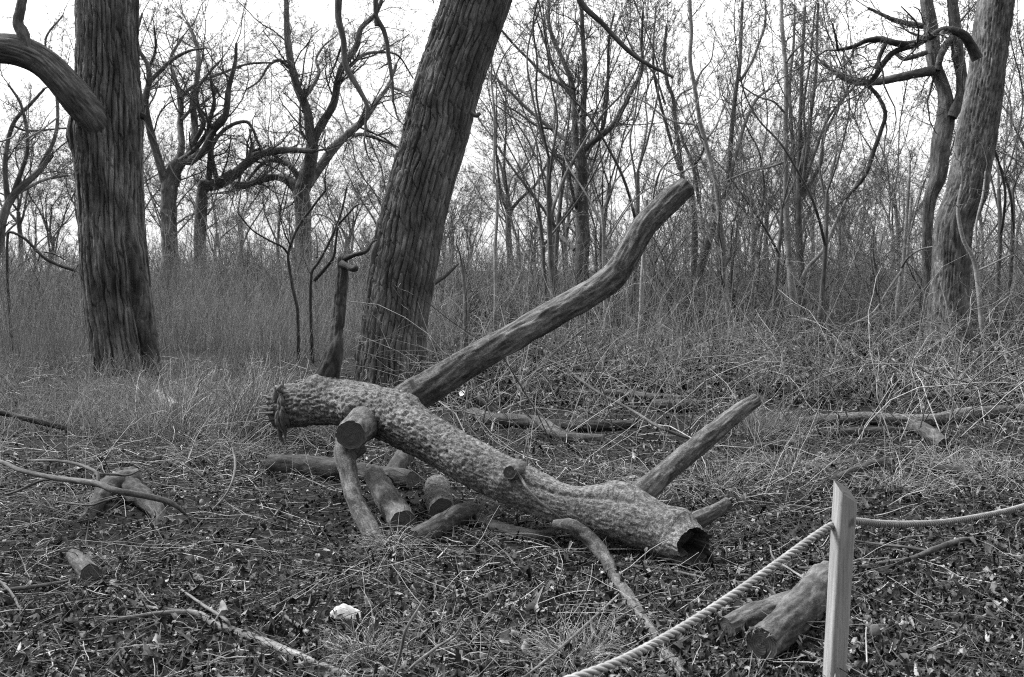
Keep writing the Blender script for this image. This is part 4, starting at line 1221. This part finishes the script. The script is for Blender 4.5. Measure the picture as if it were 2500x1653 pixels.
def make_tree(label, group, seed, h, r0, forks, dens, first, counts, minr, up, material='grey_tree', twig='twig', lean=.08):
    r = np.random.default_rng(seed)
    o = thing('bare_tree', label, 'tree', (0, 0, 0), group)
    hs = h * r.uniform(.25, .4)
    tp = walk(np.array([[0, 0, -.3]]), nrm(np.array([[r.normal(0, lean), r.normal(0, lean), 1]])), np.array([hs + .3]), 7, .05, .05, r)[0]
    tr = np.linspace(r0 * 1.15, r0 * .8, 7)
    m_ = MB(); tube(m_, tp, tr, 12, 30, smoothish(seed % 40, r0 * .08, .2), cap=(False, True))
    limbs = []
    for k in range(forks):
        az = 2 * np.pi * (k + r.uniform(-.3, .3)) / forks
        sp = r.uniform(.25, .75)
        i = r.integers(4, 7)
        d0 = nrm(np.array([[math.cos(az) * sp, math.sin(az) * sp, 1]]))
        q = walk(tp[i][None], d0, np.array([(h - hs) * r.uniform(.7, 1.0)]), 10, .16, .06, r)[0]
        rr_ = np.linspace(tr[i] * r.uniform(.5, .75), r0 * .12, 10)
        limbs.append((q, rr_)); tube(m_, q, rr_, 8, 40, smoothish(k + 3, r0 * .05, .2))
    m_.build('trunk', M[material], o)
    m_ = MB(); crown(m_, [(a, b * .7) for a, b in limbs], seed + 1, dens, first, counts, .2, up, minr); m_.build('crown', M[twig], o)
    return o


TG = 'bare trees in the wood behind the clearing'
SG = 'thin saplings in the thicket behind the clearing'
kinds = [make_tree('broad bare tree far back in the wood, wide crooked crown', TG, 201, 10, .12, 5, 2.2, (1.2, 2.8), (7, 6, 3), .0055, .03),
         make_tree('upright bare tree far back in the wood, steep narrow limbs', TG, 203, 11.5, .11, 4, 2.2, (1.0, 2.4), (7, 6, 3), .0055, .10),
         make_tree('low bushy bare tree far back in the wood, many thin limbs', TG, 205, 7.5, .09, 7, 2.2, (1.0, 2.2), (7, 6, 3), .0055, .05)]
saps = [make_tree('slender pale sapling standing in the thicket, one main stem', SG, 211, 10, .05, 2, 1.7, (.6, 1.5), (5, 4), .005, .12, 'pale', 'twig', .1),
        make_tree('dark upright sapling standing in the thicket, stems in a narrow fork', SG, 213, 10.5, .06, 4, 1.8, (.7, 1.6), (5, 4, 3), .005, .14, 'grey_tree', 'twig', .12),
        make_tree('short twiggy sapling standing in the thicket, bushy from low down', SG, 215, 4.2, .034, 5, 2.4, (.5, 1.2), (5, 4, 3), .004, .08, 'grey_tree', 'pale_twig', .2)]


def scatter(n, dmin, dmax, xr, seed, gap, power=1.0):
    r = np.random.default_rng(seed)
    out = []
    tries = 0
    while len(out) < n and tries < 4000:
        tries += 1
        d = dmin + (dmax - dmin) * r.random() ** power
        x = d * r.uniform(*xr)
        if all((x - a) ** 2 + (d - b) ** 2 > gap ** 2 for a, b in out): out.append((x, d))
    return out


r = np.random.default_rng(77)
used = set()
for i, (x, d) in enumerate(scatter(30, 38, 66, (.02, .78), 5, 2.6) + scatter(26, 42, 68, (-.78, .02), 6, 2.8)):
    k = int(r.integers(0, 3))
    if k in used: o = dup(kinds[k], (x, d, gh(x, d)), r.uniform(0, 6.28), r.uniform(.8, 1.2))
    else:
        used.add(k); o = kinds[k]; o.location = (x, d, float(gh(x, d))); o.rotation_euler.z = r.uniform(0, 6.28)
used = set()
sp_list = [(x, d) for x, d in scatter(78, 20, 44, (.0, .72), 9, 1.3, 1.0)] + [(x, d) for x, d in scatter(8, 30, 42, (-.72, -.15), 10, 2.0)]
for i, (x, d) in enumerate(sp_list):
    k = int(r.integers(0, 3))
    if k in used: o = dup(saps[k], (x, d, gh(x, d)), r.uniform(0, 6.28), r.uniform(.75, 1.25))
    else:
        used.add(k); o = saps[k]; o.location = (x, d, float(gh(x, d))); o.rotation_euler.z = r.uniform(0, 6.28)


# ------------------------------------------------------------------ the far wood, one mass
r = np.random.default_rng(300)
m_ = MB()
B = 520
d = r.uniform(68, 125, B); x = d * r.uniform(-.85, .85, B)
p0 = np.column_stack([x, d, gh(x, d) - .2])
Pn = walk(p0, nrm(np.column_stack([r.normal(0, .15, (B, 2)), np.ones(B)])), r.uniform(2.5, 6.5, B) * np.where(x > 0, 1.25, .8), 7, .12, .05, r)
R = r.uniform(.04, .11, B)[:, None] * np.linspace(1, .3, 7)[None]
batch(m_, Pn, R, 4)
p, dd_, ln, rr_ = sprout(Pn, R, 11, .15, 1, .45, (25, 70), r, .02)
Q = walk(p, dd_, ln, 5, .2, .06, r); QR = rr_[:, None] * np.linspace(1, .4, 5)[None]
batch(m_, Q, QR, 3)
p, dd_, ln, rr_ = sprout(Q, QR, 6, .15, 1, .5, (25, 70), r, .010)
Q = walk(p, dd_, ln, 4, .2, .06, r); batch(m_, Q, rr_[:, None] * np.linspace(1, .5, 4)[None], 3)
o = m_.build('far_woodland', M['brush']); kind(o, 'stuff'); o['label'] = 'bare woodland far behind, one grey mass'

# thicket of bushes at the edge of the wood
m_ = MB()
B = 4200
d = 1 / r.uniform(1 / 60., 1 / 26., B); x = d * r.uniform(-.78, .78, B)
cl = nrm(np.column_stack([r.normal(0, .35, (B, 2)) * np.where(x > 0, 2.2, 1.2)[:, None], np.ones(B)]))
Pn = walk(np.column_stack([x, d, gh(x, d) - .05]), cl, r.uniform(1.4, 4.1, B) * np.where(x > 0, 1.0, .9) * (.45 + .9 * vnoise(x * .25 + 40, d * .2, seed=44)), 6, .24, .02, r)
R = r.uniform(.008, .02, B)[:, None] * np.linspace(1, .35, 6)[None]
batch(m_, Pn, R, 3)
p, dd_, ln, rr_ = sprout(Pn, R, 5, .15, 1, .45, (20, 65), r, .006)
Q = walk(p, dd_, ln, 5, .2, .04, r); QR = rr_[:, None] * np.linspace(1, .4, 5)[None]; batch(m_, Q, QR, 3)
p, dd_, ln, rr_ = sprout(Q, QR, 3, .15, 1, .5, (20, 65), r, .004)
Q = walk(p, dd_, ln, 3, .2, .04, r); batch(m_, Q, rr_[:, None] * np.linspace(1, .5, 3)[None], 3)
B = 520
d = 1 / r.uniform(1 / 46., 1 / 26., B); x = d * r.uniform(-.78, .78, B)
az = r.uniform(0, 6.28, B)
Pn = walk(np.column_stack([x, d, gh(x, d) - .05]), nrm(np.column_stack([np.cos(az) * .5, np.sin(az) * .5, np.ones(B)])), r.uniform(2, 4.6, B), 10, .16, -.06, r)
R = r.uniform(.010, .026, B)[:, None] * np.linspace(1, .3, 10)[None]
batch(m_, Pn, R, 4, .3 * r.random(B))
p, dd_, ln, rr_ = sprout(Pn, R, 6, .3, 1, .35, (25, 65), r, .006)
Q = walk(p, dd_, ln, 6, .2, 0, r); QR = rr_[:, None] * np.linspace(1, .4, 6)[None]; batch(m_, Q, QR, 3, .5 * r.random(len(Q)))
p, dd_, ln, rr_ = sprout(Q, QR, 5, .15, 1, .5, (20, 65), r, .004)
batch(m_, walk(p, dd_, ln, 4, .2, 0, r), rr_[:, None] * np.linspace(1, .5, 4)[None], 3)
o = m_.build('brushwood', M['brush']); kind(o, 'stuff'); o['label'] = 'tangled brushwood at the edge of the wood'


# ------------------------------------------------------------------ dry weeds standing behind, denser on the left
m_ = MB()
def weeds(B, dlo, dhi, ulo, uhi, hlo, hhi, rad_, twigs=2, wob=.10, sl=.18):
    d = 1 / r.uniform(1. / dhi, 1. / dlo, B); x = d * r.uniform(ulo, uhi, B)
    den = fbm(x * .5 + 20, d * .35 + 20, octs=3, seed=60)
    ok = r.random(B) < sstep(.34, .58, den) * .9 + .1
    d, x = d[ok], x[ok]; n_ = len(d)
    dr = nrm(np.column_stack([r.normal(0, sl, (n_, 2)), np.ones(n_)]))
    Pn = walk(np.column_stack([x, d, gh(x, d) - .03]), dr, r.uniform(hlo, hhi, n_) * (.5 + .9 * vnoise(x * .45 + 11, d * .3 + 7, seed=52)), 5, wob, -.01, r)
    sc_r = np.clip(d / 15, 1, 2.0)
    R = (r.uniform(rad_ * .6, rad_ * 1.3, n_) * sc_r)[:, None] * np.linspace(1, .45, 5)[None]
    batch(m_, Pn, R, 3)
    if twigs:
        p, dd_, ln, rr_ = sprout(Pn, R, twigs, .25, .95, .35, (20, 55), r, rad_ * .4)
        batch(m_, walk(p, dd_, ln, 3, .15, .02, r), rr_[:, None] * np.linspace(1, .5, 3)[None], 3)


weeds(20000, 15, 60, -.72, -.085, .6, 1.5, .0026)
weeds(9000, 18, 50, -.72, -.06, 1.2, 2.5, .0032, 3)
weeds(2600, 16, 60, -.09, .72, .3, .9, .0026)
weeds(3000, 26, 50, -.06, .72, 1.0, 2.3, .0032, 3)
weeds(9000, 8.8, 15, -.72, -.12, .15, .48, .0024, 2, .2, .5)
weeds(900, 14.8, 34, -.72, .5, .9, 2.1, .0045, 5, .1, .2)
o = m_.build('dry_weeds', M['weed']); kind(o, 'stuff'); o['label'] = 'standing dry weeds between the trees'

# brambles and twiggy growth behind the fallen tree, right half
m_ = MB()
B = 780
d = 1 / r.uniform(1 / 23., 1 / 8.8, B); x = d * r.uniform(-.06, .7, B)
az = r.uniform(0, 6.28, B)
dr = nrm(np.column_stack([np.cos(az) * .8, np.sin(az) * .5, r.uniform(.5, 1.6, B)]))
Pn = walk(np.column_stack([x, d, gh(x, d) - .02]), dr, r.uniform(.5, 2.3, B), 8, .15, -.12, r)
R = r.uniform(.003, .0085, B)[:, None] * np.linspace(1, .4, 8)[None]
batch(m_, Pn, R, 4, r.random(B) ** 1.6)
p, dd_, ln, rr_ = sprout(Pn, R, 4, .15, .95, .35, (25, 70), r, .0018)
Q = walk(p, dd_, ln, 5, .2, 0, r); QR = rr_[:, None] * np.linspace(1, .45, 5)[None]; batch(m_, Q, QR, 3)
p, dd_, ln, rr_ = sprout(Q, QR, 2, .15, .95, .45, (25, 70), r, .0014)
batch(m_, walk(p, dd_, ln, 4, .2, 0, r), np.repeat(rr_[:, None], 4, 1), 3)
o = m_.build('bramble_tangle', M['pale_twig']); kind(o, 'stuff'); o['label'] = 'pale bramble canes and twigs tangled behind the fallen tree'


# ------------------------------------------------------------------ forest floor cover
def spots(B, dlo, dhi, ulo=-.75, uhi=.75, pw=1.0):
    d = 1 / r.uniform(1. / dhi, 1. / dlo, B); x = d * r.uniform(ulo, uhi, B)
    return x, d


def leaves(m_, x, y, size, tilt, lift):
    B = len(x); K = 12
    an = np.arange(K) / K * 2 * np.pi
    pat = np.array([[1.0, .55, .9, .5, .75, .45, .35, .45, .75, .5, .9, .55],
                    [1.0, .8, .62, .55, .52, .5, .45, .5, .52, .55, .62, .8],
                    [1.0, .6, .7, .45, .62, .4, .5, .4, .62, .45, .7, .6]])[r.integers(0, 3, B)]
    rad_ = pat * r.uniform(.75, 1.15, (B, K)) * size[:, None]
    lx = rad_ * np.cos(an); ly = rad_ * np.sin(an) * r.uniform(.45, 1.0, (B, 1))
    c1 = r.normal(0, 1.3, (B, 1)); c2 = r.normal(.7, 1.3, (B, 1))
    lz = (c1 * lx**2 + c2 * ly**2) / size[:, None] + r.normal(0, .09, (B, K)) * size[:, None]
    L = np.stack([lx, ly, lz], -1)
    L = np.concatenate([L, np.zeros((B, 1, 3))], 1)
    yaw = r.uniform(0, 6.28, B); t1_ = r.normal(0, tilt, B); t2_ = r.normal(0, tilt, B)
    cx_, sx_ = np.cos(t1_)[:, None], np.sin(t1_)[:, None]
    a0, a1, a2 = L[..., 0], L[..., 1] * cx_ - L[..., 2] * sx_, L[..., 1] * sx_ + L[..., 2] * cx_
    cy_, sy_ = np.cos(t2_)[:, None], np.sin(t2_)[:, None]
    a0, a2 = a0 * cy_ + a2 * sy_, -a0 * sy_ + a2 * cy_
    c_, s_ = np.cos(yaw)[:, None], np.sin(yaw)[:, None]
    X = x[:, None] + a0 * c_ - a1 * s_; Y = y[:, None] + a0 * s_ + a1 * c_
    Zq = (gh(x, y) + lift)[:, None] + a2 - a2.min(1, keepdims=True) * .8
    j = np.arange(K)
    tr = np.stack([j, (j + 1) % K, np.full(K, K)], -1)[None] + (np.arange(B) * (K + 1))[:, None, None]
    m_.add(np.stack([X, Y, Zq], -1), tris=tr.reshape(-1, 3), tint=np.repeat(r.random(B) ** 1.7, K + 1))


CLEAR = [(lie(940, 1180)[0], .75), (lie(1790, 1440)[0], .45), (lie(800, 1425)[0], .16), (lie(1350, 1250)[0], .5), (lie(1270, 975)[0], 1.2), (lie(2080, 975)[0], 1.3), (lie(1980, 1080)[0], .7), (lie(300, 1230)[0], .5), (lie(1740, 1520)[0], .30)]


def open_ground(x, d):
    k = np.ones(len(x))
    for c, q in CLEAR:
        k *= 1 - .72 * np.exp(-(((x - c[0]) ** 2 + (d - c[1]) ** 2) / q ** 2) ** 2)
    return k


m_ = MB()
x, d = spots(84000, 2.9, 17)
ok = r.random(len(x)) < .5 + .5 * sstep(-.5, .4, x / d * 1.6 + (fbm(x * .9 + 30, d * .9 + 30, octs=3, seed=70) - .5) * 2)
x, d = x[ok], d[ok]
leaves(m_, x, d, r.uniform(.012, .033, len(x)) * np.where(r.random(len(x)) < .05, 1.5, 1), .7, r.uniform(0, .022, len(x)))
x, d = spots(22000, 11, 36, -.1, .75)
leaves(m_, x, d, r.uniform(.03, .07, len(x)), .6, r.uniform(0, .04, len(x)))
o = m_.build('leaf_litter', M['leaf']); kind(o, 'stuff'); o['label'] = 'dead curled leaves covering the forest floor'

m_ = MB()
def strands(B, dlo, dhi, l0, l1, rad_, el=.10, ulo=-.75, uhi=.75, lift=.02, wob=.16, drop=0.0, mask=None, tp=1.3):
    x, d = spots(B, dlo, dhi, ulo, uhi)
    if mask is not None:
        ok = r.random(B) < mask(x, d) * open_ground(x, d); x, d = x[ok], d[ok]
    B = len(x)
    az = r.normal(0, .75, B) + np.where(r.random(B) < .5, 0, np.pi)
    dr = nrm(np.column_stack([np.cos(az), np.sin(az), r.normal(el, .12, B)]))
    L = r.uniform(l0, l1, B)
    Pn = walk(np.column_stack([x, d, np.zeros(B)]), dr, L, 6, wob, drop, r)
    zg = gh(Pn[..., 0], Pn[..., 1])
    base_ = r.uniform(0, lift, B)[:, None]
    Pn[..., 2] = zg + np.maximum(.003, base_ + Pn[..., 2])
    R = (r.uniform(rad_ * .5, rad_ * 1.5, B) * np.clip(d / 6.5, .8, 2))[:, None] * np.linspace(1, .5, 6)[None]
    batch(m_, Pn, R, 3, r.random(B) ** tp)


mk = lambda x, d: .12 + .88 * sstep(.40, .62, fbm(x * .9 + 70, d * .9 + 70, octs=3, seed=75) + .10 * (x < 0))
strands(14000, 2.9, 17, .08, .42, .0022, .05, mask=mk, tp=1.8)
strands(9000, 2.9, 17, .05, .22, .0030, .12, lift=.03, wob=.25, mask=lambda x, d: np.ones(len(x)), tp=2.2)
strands(2600, 5, 17, .3, .8, .0024, .20, lift=.04, wob=.13, drop=-.06, mask=mk)
o = m_.build('dry_grass', M['grass']); kind(o, 'stuff'); o['label'] = 'matted dry grass and straw on the forest floor'

m_ = MB()
strands(3200, 2.9, 18, .08, .45, .0036, .04, lift=.03, wob=.10, mask=lambda x, d: np.ones(len(x)), tp=1.6)
strands(1900, 5.0, 18, .2, .8, .0034, .22, lift=.06, wob=.30, drop=-.10, mask=lambda x, d: sstep(5.5, 8.5, d), tp=1.3)
B = 520
x, d = spots(B, 6.4, 16)
ok = r.random(B) < open_ground(x, d) * np.where((np.abs(x / d) < .12) & (d < 7), .2, 1); x, d = x[ok], d[ok]; B = len(x)
Pn = walk(np.column_stack([x, d, gh(x, d) - .02]), nrm(np.column_stack([r.normal(0, .4, (B, 2)), np.ones(B)])), r.uniform(.2, .75, B), 6, .16, -.03, r)
R = r.uniform(.0018, .0038, B)[:, None] * np.linspace(1, .5, 6)[None]
batch(m_, Pn, R, 3, .4 + .6 * r.random(B))
p, dd_, ln, rr_ = sprout(Pn, R, 2, .3, .95, .4, (25, 65), r, .0013)
batch(m_, walk(p, dd_, ln, 4, .2, 0, r), np.repeat(rr_[:, None], 4, 1), 3)
o = m_.build('twig_litter', M['pale_twig']); kind(o, 'stuff'); o['label'] = 'small broken twigs strewn over the forest floor'


# ------------------------------------------------------------------ tufts and heaps of straw
def tuft(label, vx, vy, n_, l0, l1, spread=.10, rad_=.0017, out=.7, bias=(0, 0), droop=-.16, name='grass_tuft'):
    c0, _, d0 = lie(vx, vy)
    o = thing(name, label, 'grass tuft', (c0[0], c0[1], gh(c0[0], c0[1])), 'tufts of dry grass')
    m_ = MB()
    az = r.uniform(0, 6.28, n_); q = np.abs(r.normal(0, spread, n_))
    x = c0[0] + np.cos(az) * q; y = c0[1] + np.sin(az) * q
    dr = nrm(np.column_stack([np.cos(az) * out + bias[0], np.sin(az) * out + bias[1], r.uniform(.5, 1.3, n_)]))
    Pn = walk(np.column_stack([x, y, gh(x, y) - .01]), dr, r.uniform(l0, l1, n_) * .8, 8, .2, droop * 1.2, r)
    Pn[..., 2] = np.maximum(Pn[..., 2], gh(Pn[..., 0], Pn[..., 1]) + .004)
    batch(m_, Pn, (r.uniform(rad_ * .6, rad_ * 1.4, n_))[:, None] * np.linspace(1, .4, 8)[None], 3, .35 + .65 * r.random(n_))
    kind(m_.build('blades', M['grass'], o), 'stuff')


tuft('bright straw tuft at the foot of the leaning branch', 905, 1268, 260, .12, .30, .09)
tuft('dry grass tuft at the bottom edge right of the forked branch', 850, 1530, 420, .12, .30, .10)
tuft('broad dry grass tuft at the bottom beside the pale switch', 1330, 1535, 620, .15, .36, .14)
tuft('tangled straw tuft left of the upright stalk', 1000, 1480, 260, .10, .28, .16)
tuft('grass tuft under the lower limb of the fallen tree', 1400, 1115, 220, .2, .5, .25)
tuft('pale grass tuft right of the lower limb', 1640, 1130, 300, .25, .6, .30)
tuft('thick grass tuft left of the wooden post', 1830, 1085, 340, .25, .6, .28)
tuft('arching grass tuft right of the top of the post', 2075, 1135, 300, .2, .5, .22)
tuft('grass tuft beside the short sunk log', 2200, 1075, 140, .3, .65, .2)
tuft('grass tuft in front of the long pale log', 1950, 1030, 120, .25, .55, .3)
tuft('grass tuft at the right edge above the rope', 2300, 1100, 240, .25, .6, .3)
tuft('straw tuft on the left of the old stump', 130, 1180, 160, .15, .35, .2)
tuft('grass tuft between old stump and dark log', 540, 1050, 520, .2, .5, .3)
tuft('grass tuft in front of the old stump', 290, 1300, 140, .08, .22, .15)
tuft('grass tuft at the foot of the shaggy trunk', 330, 930, 520, .4, .9, .5)
tuft('leaning straw heap beside the broken end of the fallen tree', 570, 1020, 620, .6, 1.2, .24, .0036, .22, (.62, .1), -.02)
tuft('long bent stalks of grass left of the straw heap', 430, 1010, 300, .5, 1.2, .35, .003, .5, (.4, 0), -.08)
tuft('bristling grass tuft under the mossy log end', 1760, 1010, 420, .3, .6, .25, .0019, .4, (.2, 0), -.05)
